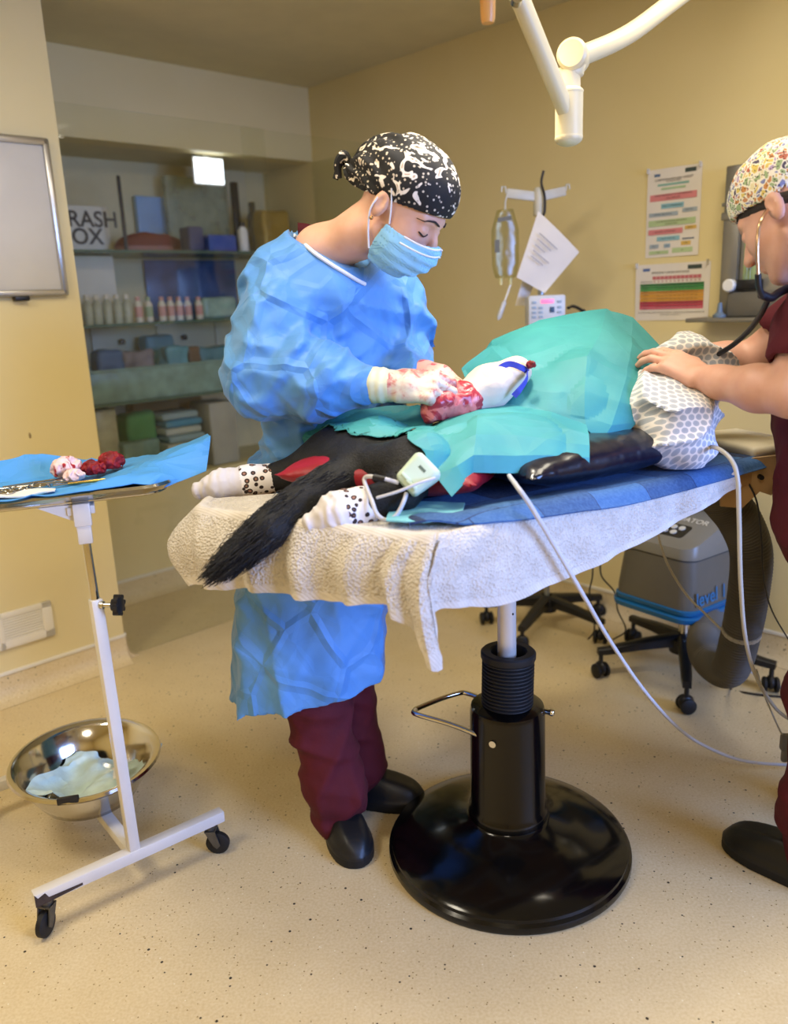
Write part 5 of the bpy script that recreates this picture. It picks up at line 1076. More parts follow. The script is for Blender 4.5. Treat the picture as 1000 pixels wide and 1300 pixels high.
lead('floor_cable', ((938, 845, 2.42), (930, 852, 2.4), (927, 874), (950, 880), (985, 884), (1020, 886)), .004, m_bc, 'black power cable lying on the floor under the ribbed hose')
lead('thin_cable', ((940, 840, 2.36), (955, 855, 2.36), (968, 868), (990, 872), (1020, 876)), .003, m_wc, 'thin white lead over the black floor cable at right')
lead('thin_cable', ((960, 850, 1.90), (970, 882, 1.94), (984, 915, 1.98), (992, 932, 2.0)), .0025, m_gc, 'thin grey lead reaching the small connector at the right edge')
q = at(997, 942, 2.0); m = MB(); m.box(q, (.03, .02, .05), None, .008); m.box(q + V(.0, 0, -.04), (.018, .016, .04), None, .006); obj('cable_connector', m, M('connector_grey', '#7d7a74', .4), label='small grey cable connector hanging at the right edge of the photo', cat='connector')
for x0, x1, lb in ((752, 748, 'left'), (763, 780, 'right')):
    lead('thin_cable', ((x0, 700, 2.75), (x0, 730, 2.76), (x1, 752, 2.80), (x1 + 4, 775, 2.86), (x1 + (14 if lb == 'right' else 6), 800, 2.9), (x1 - 2, 812, 2.92)), .0028, m_bc, lb + ' one of two thin dark leads hanging behind the blue base of the warming unit')
# ------------------------------------------------------------------ people
def skin(name, a, b):
    t = NT(name); co = t.coords(); t.base(t.ramp(t.noise(24, 4, co=co), [(.3, a), (.7, b)])); t.b.inputs['Roughness'].default_value = .5; t.b.inputs['Subsurface Weight'].default_value = .12; t.b.inputs['Subsurface Radius'].default_value = (.012, .005, .003); t.bump(t.noise(260, 3, co=co), .12, .001); return t.m
m_sk = skin('skin', '#d39f86', '#dcae95'); m_sk2 = skin('skin_pinker', '#cf9a84', '#dba993')
def head_sdf(q, jaw=1.0):
    """q in head axes: forward, right, up"""
    s = q.copy(); s[:, 1] = np.abs(s[:, 1])
    d = ell(q, (-.006, 0, .028), (.098, .077, .086)); d = smin(d, ell(q, (.030, 0, -.040), (.064, .060, .078)), .03)
    d = smin(d, ell(s, (.050, .034, -.032), (.036, .028, .030)), .02); d = smin(d, cap(s, (.000, .052, -.062), (.062, .016, -.104), .017, .018), .022); d = smin(d, ell(q, (.070, 0, -.106), (.020, .022, .016)), .014)
    d = smin(d, cap(s, (.088, .010, .020), (.074, .044, .018), .011, .010), .012)
    d = -smin(-d, ell(s, (.100, .033, -.004), (.018, .020, .013)), .010); d = smin(d, ell(s, (.079, .032, -.006), (.014, .016, .012)), .004)
    d = smin(d, chain(q, [(.090, 0, .008), (.104, 0, -.018), (.114, 0, -.038)], [.008, .009, .012], .006), .010); d = smin(d, ell(s, (.100, .012, -.042), (.011, .008, .008)), .006)
    d = smin(d, ell(q, (.089, 0, -.066), (.013, .022, .007)), .006); d = smin(d, ell(q, (.087, 0, -.077), (.012, .018, .007)), .006)
    ear = np.maximum(ell(s, (-.012, .079, -.008), (.018, .009, .031), None), -ell(s, (-.008, .090, -.004), (.010, .008, .018))); return smin(d, ear, .006)
class Head:
    def __init__(s, c, f, pitch, roll=0):
        f = nrm(V(f[0], f[1], 0)); p = math.radians(pitch); s.f = f * math.cos(p) - ZX * math.sin(p); s.u = f * math.sin(p) + ZX * math.cos(p); s.r = np.cross(s.f, s.u)
        if roll: a = math.radians(roll); s.r, s.u = s.r * math.cos(a) + s.u * math.sin(a), s.u * math.cos(a) - s.r * math.sin(a)
        s.R = np.array([s.f, s.r, s.u]); s.c = np.asarray(c, float)
    def l(s, p): return (p - s.c) @ s.R.T
    def w(s, *q): return s.c + np.array(q) @ s.R
def hand_f(W, d, b, t, curls, thumb=((.6, .6, -.3), (.9, .2, -.35), (1, -.05, -.3)), s=1.0, spread=.06, fat=1.0):
    """palm, four jointed fingers and a thumb; d to the knuckles, b out of the back, t to the thumb side"""
    W = np.asarray(W, float); d = nrm(d); b = nrm(b - d * (b @ d)); t = nrm(t - d * (t @ d) - b * (t @ b)); R = np.array([d, t, b]); F = []
    for i in range(4):
        k = W + s * (d * (.090, .095, .091, .081)[i] + t * (.030, .010, -.010, -.029)[i] + b * (.0, .003, .002, -.002)[i]); L = ((.042, .025, .020), (.046, .029, .021), (.043, .027, .021), (.033, .020, .018))[i]; a = 0; P = [W + s * (d * .035 + t * (.020, .007, -.008, -.02)[i]), k]; dd = nrm(d + t * spread * (1.5, .5, -.5, -1.6)[i])
        for j in range(3): a += math.radians(curls[i][j]); P.append(P[-1] + s * L[j] * (dd * math.cos(a) - b * math.sin(a)))
        F.append((P, [s * fat * x for x in (.010, .0098, .0088, .0080, .0066)]))
    T = [W + s * (d * .018 + t * .022 - b * .004)]
    for v, L in zip(thumb, (.044, .033, .026)): T.append(T[-1] + s * L * nrm(d * v[0] + t * v[1] + b * v[2]))
    F.append((T, [s * fat * x for x in (.016, .0125, .0105, .0085)]))
    def f(p):
        e = sbox(p, W + s * (d * .052 + t * .001), (s * .047, s * .041, s * .0135), s * .013, R); e = smin(e, ell(p, W + s * (d * .035 + t * .024 - b * .008), (s * .034, s * .020, s * .015), R), .012 * s)
        g = None
        for P, r in F: h_ = chain(p, P, r, .003); g = h_ if g is None else smin(g, h_, .0025)
        return smin(e, g, .007 * s)
    f.tips = [P[-1] for P, r in F]; return f
def cloth_noise(p, a1=.010, f1=7, a2=.006, f2=15, st=(1, 1, 1)):
    q = p * np.array(st); w = q + .05 * np.stack([pn(q * 4), pn(q * 4 + 7), pn(q * 4 + 13)], -1)
    return -a1 * (np.maximum(0, ridge(w * f1)) ** 3 - .3) - a2 * (np.maximum(0, ridge(w * f2 + 5)) ** 3 - .3)
def crumple(p, a1, f1, a2, f2, st=(1, 1, 1)):
    q = p * np.array(st); w = q + .035 * np.stack([pn(q * 5), pn(q * 5 + 7), pn(q * 5 + 13)], -1)
    return a1 * (np.abs(pn(w * f1)) * 1.6 - .42) + a2 * (np.abs(pn(w * f2 + 5)) * 1.6 - .42)
def near(base, add, band=.06):
    def f(p):
        d = base(p); m_ = np.abs(d) < band
        if m_.any(): d = d.copy(); d[m_] += add(p[m_])
        return d
    return f

# ---------------- the surgeon
H1 = Head(at(511, 262, 1.90), (.90, -.44), 39)
su = thing('person', V(-.16, 1.95, .001), 'person in blue surgical gown, mask and black patterned cap bending over the dog', 'person')
nb0 = at(408, 322, 2.02)
def body1(p):
    d = head_sdf(H1.l(p)); d = smin(d, chain(p, [H1.w(-.035, 0, -.04), H1.w(-.050, .0, -.10), nb0, nb0 - ZX * .10 + TN * .02], [.050, .050, .060, .06], .03), .022); d = smin(d, cap(p, at(352, 352, 2.03), at(500, 372, 2.13), .042), .04); return d
obj('body', sdf(body1, V(-.36, 1.72, 1.33), V(.2, 2.22, 1.70), .0045), m_sk, su)
# cap
def cap_mat():
    t = NT('cap_black_cream_print'); co = t.coords(); wv = t.node('ShaderNodeTexNoise'); wv.inputs['Scale'].default_value = 60; t.link(co, wv.inputs['Vector'])
    n = t.node('ShaderNodeTexNoise'); n.inputs['Scale'].default_value = 23; n.inputs['Detail'].default_value = 1.5; n.inputs['Distortion'].default_value = 2.2; t.link(co, n.inputs['Vector'])
    c = t.ramp(n.outputs[0], [(.0, '#131214'), (.575, '#131214'), (.59, '#e4d8c8'), (.68, '#efe6da'), (.70, '#c9b199'), (.78, '#131214')], 'LINEAR')
    d = t.voro(95, co=co); a = t.node('ShaderNodeMath', operation='LESS_THAN'); t.link(d, a.inputs[0]); a.inputs[1].default_value = .24
    c = t.mix(a.outputs[0], c, '#cbbda8'); t.base(c); t.b.inputs['Roughness'].default_value = .8; t.bump(t.noise(24, 3, co=co), .25, .008); return t.m
m_cap = cap_mat()
def cap1(p):
    q = H1.l(p); d = ell(q, (-.010, 0, .050), (.114, .091, .090)); d = smin(d, ell(q, (-.085, .0, .035), (.060, .062, .052)), .04); d = smin(d, ell(q, (-.128, .01, -.004), (.030, .030, .024)), .02)
    d = d + .004 * np.sin(np.arctan2(q[:, 1], q[:, 2]) * 15 + 5 * fbm(q * 14, 2)) * np.clip((-q[:, 0] - .01) / .06, 0, 1) + .004 * fbm(q * 22, 2)
    cut = -(q[:, 2] - (.006 + .32 * np.maximum(q[:, 0], -.13) * 1.0 + .0)) * .95
    return np.maximum(np.maximum(d, cut), -(ell(q, (-.006, 0, .030), (.100, .079, .087))))
cp1 = obj('surgical_cap', sdf(cap1, H1.c - .2, H1.c + .2, .0042), m_cap, su, label='black cap printed with cream dogs and dots')
tl = [H1.w(-.145, .022, .0), H1.w(-.165, .03, .012), H1.w(-.168, .03, -.012), H1.w(-.150, .028, -.035)]
m = MB(); m.tube(cr(tl, 6), np.interp(np.linspace(0, 1, 19), [0, .4, 1], [.008, .011, .007]), 8); m.tube(cr([H1.w(-.150, .01, .0), H1.w(-.172, .012, -.01), H1.w(-.165, .012, -.045)], 6), .007, 8); obj('cap_tie', m, m_cap, cp1)
sm = [H1.w(x, .0, 0) for x in (0,)]
# mask with pleats, binding and loops
def mshell(q): return smin(ell(q, (.030, 0, -.052), (.090, .070, .084)), ell(q, (.088, 0, -.048), (.040, .034, .042)), .03)
def mask1(p):
    q = H1.l(p); pl_ = .0022 * np.sin(q[:, 2] * 260) * np.clip(1 - np.abs(q[:, 1]) / .09, 0, 1) + .002 * fbm(q * 30, 2); d = np.abs(mshell(q) + pl_) - .0018
    top = q[:, 2] - (-.019 - .22 * np.abs(q[:, 1]) - .0 + .10 * np.clip(q[:, 0] - .09, 0, 1)); return np.maximum(np.maximum(np.maximum(d, top), -.136 - q[:, 2]), .014 + .14 * (q[:, 2] + .06) - q[:, 0])
m_mask = M('mask_blue', '#92cdf0', .7, var=.05, bump=.15, bs=90); mk = obj('face_mask', sdf(mask1, H1.c - .15, H1.c + .15, .0028), m_mask, su)
m_ml = M('mask_white', '#ecebef', .7)
def msurf(y, z):
    for x in np.arange(.16, 0, -.001):
        if mshell(np.array([[x, y, z]]))[0] < .001: return H1.w(x + .002, y, z)
    return H1.w(.02, y, z)
for nm, pts in (('mask_binding', [msurf(y, -.0195 - .22 * abs(y)) for y in np.linspace(-.064, .064, 17)]), ('mask_binding', [msurf(y, -.034 - .22*abs(y)) for y in np.linspace(-.066, .066, 17)])):
    m = MB(); m.tube(cr(pts, 3), .0022 if nm else .002, 6); obj(nm, m, m_ml, mk)
for sg in (-1, 1):
    m = MB(); e_ = H1.w(.022, sg * .071, -.030), H1.w(-.002, sg * .082, .022)
    m.tube(cr([H1.w(.024, sg * .068, -.032), H1.w(.012, sg * .078, .0), H1.w(-.004, sg * .088, .032)], 5), .0019, 8); m.tube(cr([H1.w(.012, sg * .066, -.100), H1.w(-.010, sg * .074, -.065), H1.w(-.022, sg * .086, -.030), H1.w(-.020, sg * .090, .0)], 5), .0019, 8); obj('ear_loop', m, m_ml, mk)
m_hair = M('dark_brow', '#2f2320', .7, var=.1)
def fsurf(y, z):
    for x in np.arange(.13, 0, -.0007):
        if head_sdf(np.array([[x, y, z]]))[0] < .0: return H1.w(x + .0016, y, z)
for sg in (-1, 1):
    ys = np.linspace(.013, .056, 10); zs = np.interp(ys, [.013, .030, .046, .056], [.0185, .0235, .0195, .011]); P_ = [fsurf(sg * y, z) for y, z in zip(ys, zs)]
    m = MB(); m.tube(np.array(P_), [.0018, .0024, .0025, .0025, .0024, .0022, .002, .0017, .0013, .0007], 8); obj('eyebrow', m, m_hair, su)
    ys = np.linspace(.018, .048, 9); m = MB(); m.tube(np.array([fsurf(sg * y, -.0095 - .005 * math.sin((y - .018) / .030 * math.pi)) for y in ys]), .0017, 8); obj('eyelashes', m, m_hair, su)
e_ = H1.w(-.010, .087, -.042); m = MB(); m.ball(e_, .0045, 10); obj('earring', m, M('gold_stud', '#b98a55', .3, .9), su)
# gown
m_gown = NT('gown_blue_nonwoven'); _c = m_gown.coords(); m_gown.base(m_gown.ramp(m_gown.noise(6, 4, co=_c), [(.3, '#4684c6'), (.7, '#5a95d2')])); m_gown.b.inputs['Roughness'].default_value = .55; m_gown.b.inputs['Sheen Weight'].default_value = .15
m_gown.crease(7, .5, .012, co=_c, w=.10); m_gown.crease(15, .25, .004, co=_c); m_gown = m_gown.m
shN, shF = at(356, 352, 1.99), at(505, 378, 2.12); elN, wrN = at(338, 478, 1.90), at(462, 488, 1.815); elF, wrF = at(515, 462, 2.09), at(528, 482, 1.94)
GA = np.array([TD, TN, ZX])
NKP = at(426, 330, 1.955); NKN = nrm(np.cross(at(482, 353, 1.93) - at(378, 293, 2.0), V(.5, .86, .0)))
NKN = NKN if NKN[2] > 0 else -NKN
def gown_base(p):
    d = cap(p, shN + TD * .01, shF - TD * .02, .068, .066); d = smin(d, ell(p, at(428, 445, 2.06), (.180, .125, .26), GA), .06)
    d = smin(d, ell(p, at(420, 530, 2.06), (.185, .135, .24), GA), .08)
    # skirt: a wide slightly flattened tube down to the hem
    z = p[:, 2]; t = np.clip((1.0 - z) / .7, 0, 1); cx = -.185 - .070 * t; cy = 2.075 - .085 * t; rx = .185 + .022 * t; ry = .145 + .025 * t
    q = np.stack([(p[:, 0] - cx), (p[:, 1] - cy)], 1); k = np.sqrt((q[:, 0] / rx) ** 2 + (q[:, 1] / ry) ** 2); an = np.arctan2(q[:, 1], q[:, 0]); sk = (k - 1) * np.minimum(rx, ry) + .006 * np.sin(an * 9 + z * 5) * t
    sk = np.maximum(sk, z - 1.0); d = smin(d, sk, .06)
    near_ = chain(p, [shN, shN * .5 + elN * .5 - TN * .01, elN, elN * .45 + wrN * .55, wrN], [.078, .086, .090, .078, .044], .05); d = smin(d, near_, .030)
    far_ = chain(p, [shF, elF, wrF], [.070, .066, .048], .04); d = smin(d, far_, .025)
    hemz = .355 + .17 * (p[:, 0] + .48); ins = np.maximum((k - 1) * np.minimum(rx, ry) + .022, z - .46); d = np.maximum(d, -ins)
    d = np.maximum(d, hemz - z)
    d = smin(d, chain(p, [nb0 + ZX * .01, nb0 - ZX * .08], [.088, .12], .03), .04); d = np.maximum(d, -chain(p, [H1.w(-.04, 0, -.06), nb0 + ZX * .055], [.060, .074], .02))
    d = np.maximum(d, -np.maximum(-((p - NKP) @ NKN), np.linalg.norm(p - nb0 - ZX * .05, axis=1) - .135))
    return d
def gn(p):
    t = np.clip((1.02 - p[:, 2]) / .2, 0, 1); dn = np.minimum(cap(p, shN, elN, .08), cap(p, elN, wrN, .07)); ar = np.clip(1 - dn / .05, 0, 1)
    u1, u2 = nrm(elN - shN), nrm(wrN - elN)
    def part(mk, fn):
        o = np.zeros(len(p))
        if mk.any(): o[mk] = fn(p[mk])
        return o
    a = part(ar > 0, lambda p: folds(p, [u1 + V(.3, .2, .1), u2 + V(0, 0, .5), u2 + V(-.1, .3, -.5), u1 * .5 + u2, V(.5, -.3, .9)], .105, .0155, 3, sharp=.42) + folds(p, [u2 + V(0, 0, .9), u1 + V(.7, 0, .1), V(.8, .2, .6)], .055, .006, 8) + .007)
    b = part((t < 1) & (ar < 1), lambda p: folds(p, [V(1, .3, .15), V(.8, .2, -.5), V(.5, .4, .7), V(.2, .1, 1)], .13, .014, 5, sharp=.4) + folds(p, [V(.9, .4, .3), V(.4, .3, -.9)], .06, .005, 6) + .006)
    c = part(t > 0, lambda p: folds(p, [V(1, .3, .0), V(.9, -.3, .25), V(.25, .1, 1)], .17, .012, 9, sharp=.4) + folds(p, [V(.7, .2, .7), V(.8, .2, -.6)], .09, .004, 11) + .004)
    fade = np.clip((np.linalg.norm(p - nb0 - ZX * .02, axis=1) - .13) / .10, .1, 1) * np.clip((np.linalg.norm(p - wrN, axis=1) - .03) / .09, .1, 1)
    return (np.where(t > 0, c * t + b * (1 - t), b) * (1 - ar) + a * 1.1 * ar) * fade
gownf = near(gown_base, gn)
gw = obj('surgical_gown', sdf(gownf, V(-.62, 1.66, .26), V(.30, 2.36, 1.56), .0055), m_gown, su, angle=60)
pts = [(376, 294), (384, 301), (392, 308), (400, 315), (408, 321), (417, 327), (426, 333), (436, 339), (446, 345), (456, 351), (466, 356)]
ring = [hit(gownf, x - 3, y + 6, 1.6, 2.3) + V(.001, -.003, .002) for x, y in pts]; m = MB(); m.tube(cr(ring, 5), .0045, 8); obj('neck_binding', m, M('binding_white', '#e6e8ee', .8), gw)
cl = [at(380, 290, 2.06), at(397, 293, 2.02), at(412, 303, 1.985), at(428, 314, 1.965)]
m = patch([[q + V(0, -.004, .012) for q in cl], [q + V(0, -.010, -.006) for q in cl], [q + V(0, -.006, -.03) for q in cl]], 5, 4, .004); m_scr = M('maroon_scrubs', '#520a1b', .85, var=.08, bump=.25, bs=90); obj('scrub_collar', m, m_scr, su)
# gloves
m_glove = NT('latex_glove'); _c = m_glove.coords(); m_glove.base(m_glove.ramp(m_glove.noise(30, 4, .6, .5, co=_c), [(.42, '#d8cab0'), (.52, '#d6b7a2'), (.62, '#b9625c')])); m_glove.b.inputs['Roughness'].default_value = .45; m_glove.bump(m_glove.noise(60, 3, co=_c), .25, .003); m_glove = m_glove.m
m_glp = blood_mat('bloodied_glove', '#eeb39f', '#c84c50', 26, .52, .4); m_cuff = M('glove_cuff', '#d6d5b4', .5, var=.06)
wn = at(500, 490, 1.795); dn_ = nrm(at(560, 492, 1.765) - wn); bn = nrm(V(-.05, -.75, .62)); tn_ = np.cross(bn, dn_); tn_ = tn_ if tn_[2] > 0 else -tn_
hn1 = hand_f(wn, dn_, bn, tn_, [(38, 55, 35), (46, 58, 38), (54, 60, 40), (60, 60, 40)], ((.75, .35, -.55), (.85, -.1, -.55), (.8, -.2, -.6)), .98, .03, 1.12)
def gl1(p): return smin(hn1(p), chain(p, [wrN - dn_ * .02, wrN * .5 + wn * .5, wn + dn_ * .03], [.041, .037, .031], .01), .016) * 1.0 + .0009 * np.sin(((p - wn) @ dn_) * 330) * np.clip((.02 - (p - wn) @ dn_) / .03, 0, 1) + .0012 * fbm(p * 60, 2)
gl1_ = gl1
def gl1(p): return np.maximum(gl1_(p), -((p - wrN) @ dn_) - .004)
mg = sdf(gl1, wn - .17, wn + .19, .0034); paint(mg, lambda fc: np.where(((fc - wn) @ dn_) < -.006, 1, 0)); obj('glove', mg, [m_glove, m_cuff], su, label='cream latex glove on the near hand, smeared with blood')
wf = at(548, 472, 1.90); df_ = nrm(at(592, 503, 1.815) - wf); bf = nrm(V(.30, -.30, .85)); tf = np.cross(bf, df_); tf = tf if tf[1] < 0 else -tf
hn2 = hand_f(wf, df_, bf, tf, [(36, 50, 32), (42, 54, 34), (48, 56, 36), (52, 58, 38)], ((.7, .5, -.4), (.9, .1, -.5), (.9, -.1, -.6)), .98, .05, 1.12)
def gl2(p): return smin(hn2(p), chain(p, [wrF, wf * .5 + wrF * .5, wf + df_ * .03], [.040, .035, .031], .01), .014)
obj('glove', sdf(gl2, np.minimum(wf, wrF) - .13, np.maximum(wf, wrF) + .17, .0036), m_glp, su, label='cream latex glove on the far hand, stained pink')
# trousers and clogs
m_clog = M('black_clog', '#15171a', .42, var=.1, bump=.1, bs=60)
ankN, ankF = V(-.185, 1.915, .085), V(-.135, 2.055, .075); hipN1, hipF1 = V(-.285, 2.03, .80), V(-.18, 2.10, .80)
def trou(p):
    a = chain(p, [hipN1, hipN1 * .45 + ankN * .55 + V(.0, -.01, 0), ankN + ZX * .06, ankN], [.11, .082, .076, .072], .04); b = chain(p, [hipF1, hipF1 * .45 + ankF * .55, ankF + ZX * .06, ankF], [.11, .080, .075, .070], .04)
    d = np.minimum(a, b); return np.maximum(np.maximum(smin(a, b, .012), .045 - p[:, 2]), p[:, 2] - .50)
tq = near(trou, lambda p: folds(p, [V(1, .2, .25), V(.7, .3, -.5), V(.2, .1, 1)], .10, .012, 15) + .004 + .006 * np.sin(p[:, 2] * 60 + p[:, 0] * 14) * np.clip((.22 - p[:, 2]) / .15, 0, 1)); obj('scrub_trousers', sdf(tq, V(-.46, 1.78, .02), V(.05, 2.28, .52), .0075), m_scr, su)
clog('clog', m_clog, V(-.165, 1.90, .002), V(.30, -.95, 0), .285, None, None, su, M('clog_sole', '#0f1012', .6)); clog('clog', m_clog, V(-.085, 2.050, .002), V(.97, -.22, 0), .285, None, None, su, M('clog_sole', ''))

# ---------------- the person at the right edge
H2 = Head(at(1002, 268, 1.74), (-.62, .78), 33, -6)
p2 = thing('person', V(1.0, 1.72, .001), 'person at the right edge in maroon scrubs and colourful cap, wearing a stethoscope', 'person')
sL, eL, wL = at(1040, 405, 1.66), at(1008, 500, 1.63), at(893, 482, 1.815); sR, eR, wR = V(1.08, 1.98, 1.36), at(948, 462, 2.06), at(885, 448, 2.06)
nb2 = V(1.0, 1.735, 1.40)
dl_ = nrm(at(836, 450, 1.885) - wL); bl_ = nrm(V(.05, -.62, .78)); tl_ = np.cross(dl_, bl_); tl_ = tl_ if tl_[2] > 0 else -tl_
h2f = hand_f(wL, dl_, bl_, tl_, [(18, 26, 16), (16, 26, 16), (18, 28, 18), (22, 30, 18)], ((.75, .6, -.15), (.95, .2, -.25), (1, .0, -.25)), .97, .06, 1.05)
h3f = hand_f(wR, nrm(at(850, 452, 2.0) - wR), nrm(V(0, -.3, .9)), V(0, -1, 0), [(25, 35, 20)] * 4, s=.95)
def body2(p):
    d = head_sdf(H2.l(p)); d = smin(d, chain(p, [H2.w(-.035, 0, -.04), H2.w(-.050, .0, -.10), nb2, nb2 - ZX * .1], [.052, .053, .060, .060], .03), .022)
    d = smin(d, cap(p, sL - ZX * .02, sR - ZX * .02, .052), .03)
    arm = chain(p, [sL, sL * .4 + eL * .6, eL, eL * .62 + wL * .38, eL * .2 + wL * .8, wL + dl_ * .015], [.056, .051, .046, .047, .034, .027], .02); d = smin(d, smin(arm, h2f(p), .014), .02)
    arm = chain(p, [sR, eR, eR * .6 + wR * .4, wR], [.055, .047, .042, .026], .02); return smin(d, smin(arm, h3f(p), .012), .02)
obj('body', sdf(body2, V(.55, 1.45, 1.02), V(1.30, 2.20, 1.66), .0046), m_sk2, p2)
def cap2_mat():
    t = NT('cap_colour_print'); co = t.coords(); wn_ = t.node('ShaderNodeTexNoise'); wn_.inputs['Scale'].default_value = 45; t.link(co, wn_.inputs['Vector']); mx = t.node('ShaderNodeMix', data_type='VECTOR'); mx.inputs[0].default_value = .025; t.link(co, mx.inputs[4]); t.link(wn_.outputs[1], mx.inputs[5]); cc_ = mx.outputs[1]
    cl = t.voro(92, co=cc_, out=1); ed_ = t.voro(92, 'DISTANCE_TO_EDGE', co=cc_); sp = t.node('ShaderNodeSeparateColor'); t.link(cl, sp.inputs[0])
    c = t.ramp(sp.outputs[0], [(0, '#c98a4a'), (.14, '#d9c067'), (.28, '#9db183'), (.40, '#8087b5'), (.54, '#b39bbd'), (.66, '#c98f62'), (.78, '#e3d8b0'), (.88, '#4d4660'), (.94, '#b5654c')], 'CONSTANT')
    c = t.mix(t.ramp(ed_, [(.08, (1, 1, 1, 1)), (.13, (0, 0, 0, 1))]), c, '#efe8d8'); d2 = t.voro(170, co=co); a = t.node('ShaderNodeMath', operation='LESS_THAN'); t.link(d2, a.inputs[0]); a.inputs[1].default_value = .26; c = t.mix(a.outputs[0], c, '#2b2630'); t.base(c); t.b.inputs['Roughness'].default_value = .8; return t.m
def cap2(p):
    q = H2.l(p); d = ell(q, (-.008, 0, .052), (.112, .090, .088)); d = d + .004 * fbm(q * 20, 2); cut = -(q[:, 2] - (.012 + .34 * np.maximum(q[:, 0], -.13))) * .95
    return np.maximum(np.maximum(d, cut), -(ell(q, (-.006, 0, .030), (.100, .079, .087))))
obj('surgical_cap', sdf(cap2, H2.c - .2, H2.c + .2, .0045), cap2_mat(), p2, label='cap printed with small multicoloured shapes')
def hairf(p):
    q = H2.l(p); return np.maximum(ell(q, (-.006, 0, .026), (.101, .0795, .088)), np.maximum(q[:, 2] - (.02 + .34 * q[:, 0]), -(q[:, 2] + .003 - .40 * q[:, 0])))
obj('hair', sdf(hairf, H2.c - .15, H2.c + .15, .0045), M('dark_hair', '#2b2018', .6, bump=.5, bs=200), p2)
tor = [V(1.02, 1.80, 1.33), V(1.015, 1.79, 1.10), V(1.02, 1.76, .86)]
def scr(p):
    d = chain(p, tor, [.135, .15, .165], .06); d = smin(d, cap(p, sL + V(.01, 0, -.01), sR - V(0, .01, .01), .080), .05); d = smin(d, cap(p, nb2 - ZX * .02, nb2 - ZX * .10, .082, .11), .04)
    d = smin(d, chain(p, [sL, sL * .55 + eL * .45], [.076, .080], .02), .03); d = smin(d, chain(p, [sR, sR * .42 + eR * .58], [.076, .078], .02), .03)
    for a, b, k in ((sL, eL, .52), (sR, eR, .66)): dd = nrm(b - a); pt_ = a * (1-k) + b * k; d = np.where(((p - pt_) @ dd > -.10) & (np.linalg.norm(p - pt_, axis=1) < .17), np.maximum(d, (p - pt_) @ dd - .02), d)
    d = np.maximum(d, .74 - p[:, 2]); d = np.maximum(d, -(chain(p, [H2.w(-.045, 0, -.08), nb2 + V(-.015, 0, .045)], [.058, .068], .02)))
    for a, b, k in ((sL, eL, .52), (sR, eR, .66)): d = np.maximum(d, -cap(p, a * (1-k*.7) + b * k*.7, a * .2 + b * .8, .060, .062))
    return d
obj('scrub_top', sdf(near(scr, lambda p: folds(p, [V(1, .2, .25), V(.7, .3, -.6), V(.2, .8, .5)], .11, .010, 17) + .004), V(.72, 1.45, .72), V(1.34, 2.2, 1.50), .0072), m_scr, p2)
an2, hp2 = V(.955, 1.645, .09), V(1.02, 1.70, .86); an3, hp3 = V(1.20, 1.80, .09), V(1.13, 1.83, .86)
def tr2(p):
    a = chain(p, [hp2, hp2 * .5 + an2 * .5 + V(-.005, .03, 0), an2 + ZX * .12, an2], [.115, .088, .086, .080], .04); b = chain(p, [hp3, hp3 * .5 + an3 * .5, an3], [.115, .088, .08], .04); return np.maximum(np.maximum(smin(a, b, .02), .05 - p[:, 2]), p[:, 2] - .92)
obj('scrub_trousers', sdf(near(tr2, lambda p: folds(p, [V(1, .2, .25), V(.7, .3, -.5), V(.2, .1, 1)], .10, .012, 16) + .004), V(.80, 1.48, .03), V(1.36, 2.0, .95), .008), m_scr, p2)
clog('clog', m_clog, V(.895, 1.700, .002), V(-.60, .80, 0), .29, None, None, p2, M('clog_sole', '')); clog('clog', m_clog, V(1.14, 1.86, .002), V(-.60, .80, 0), .285, None, None, p2, M('clog_sole', ''))
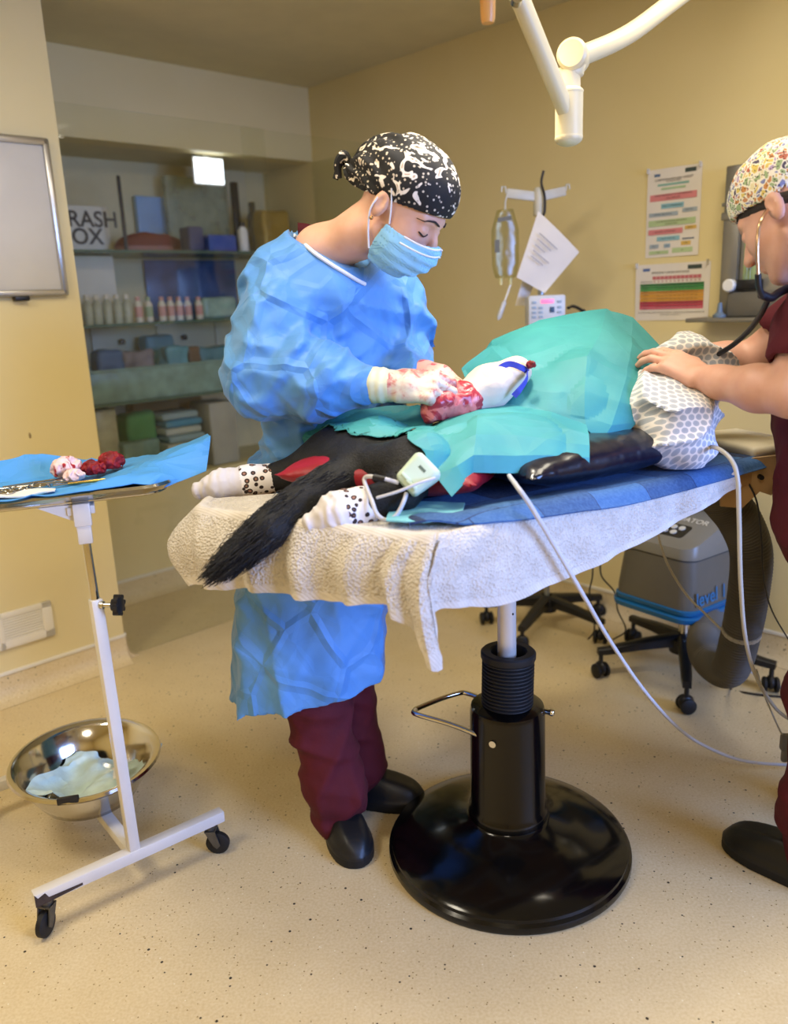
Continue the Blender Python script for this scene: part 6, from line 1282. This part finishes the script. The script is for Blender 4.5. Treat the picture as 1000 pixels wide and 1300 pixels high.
# stethoscope
st_ = thing('stethoscope', at(968, 378, 1.66), 'stethoscope with metal ear tubes and black tubing worn by the person at right', 'stethoscope')
ear = H2.w(.0, -.088, -.010); m = MB(); m_gold = M('steth_metal', '#c9a67f', .22, .9)
m.tube(cr([ear, at(966, 280, 1.645), at(962, 297, 1.635), at(961, 322, 1.63), at(962, 350, 1.63)], 8), .0034, 10); obj('ear_tube', m, m_gold, st_)
m = MB(); m.tube(cr([at(962, 348, 1.63), at(963, 364, 1.635), at(968, 377, 1.645)], 5), .0062, 10); obj('spring_sleeve', m, m_black, st_)
m = MB(); m.tube(cr([at(966, 374, 1.645), at(978, 378, 1.66), at(988, 372, 1.68), at(1000, 366, 1.70)], 6), .0085, 10); obj('yoke', m, m_black, st_)
m = MB(); m.tube(cr([at(976, 377, 1.655), at(966, 398, 1.70), at(950, 420, 1.78), at(930, 438, 1.86), at(908, 452, 1.93), at(895, 462, 1.95)], 8), .0058, 12); obj('tubing', m, m_black, st_)
cq = at(886, 467, 1.945); m = MB(); m.lathe([(0, 0), (.020, 0), (.022, .004), (.018, .012), (.008, .02), (0, .02)], cq, nrm(V(.2, -.5, .8)), 20); obj('chest_piece', m, M('chest_piece_blue', '#4a5b86', .3, .5), st_)
panel(.95, 2.9, 10); panel(3.5, 3.9, 14); panel(3.4, 1.9, 20); panel(2.0, 2.4, 13)
wc = rm((WS0+WS1)/2, T1 + .3, (WZ0+WZ1)/2)
area('daylight', wc, V(.55, 1.55, .80), 1.8, 1.2, 36, COOL, 75)
wd = bpy.data.worlds.new('sky'); SC.world = wd; wd.use_nodes = True
wd.node_tree.nodes['Background'].inputs[0].default_value = (.55, .72, 1, 1); wd.node_tree.nodes['Background'].inputs[1].default_value = 1.0
sp = bpy.data.lights.new('surgical_beam', 'SPOT'); sp.energy = 48; sp.color = (1, .9, .72); sp.spot_size = math.radians(62); sp.spot_blend = .7; sp.shadow_soft_size = .09
so = bpy.data.objects.new('surgical_beam', sp); COL.objects.link(so); so.location = (.24, 1.86, 2.08); so.rotation_euler = Vector((.03, .03, -.9)).to_track_quat('-Z', 'Y').to_euler()
vs_ = SC.view_settings; vs_.view_transform = 'Standard'; vs_.look = 'None'; vs_.exposure = 0.15; vs_.gamma = 1.0; vs_.use_curve_mapping = False
SC.display_settings.display_device = 'sRGB'
SC.cycles.use_denoising = True
SC.cycles.max_bounces = 8; SC.cycles.transparent_max_bounces = 16
SC.cycles.caustics_reflective = False; SC.cycles.caustics_refractive = False
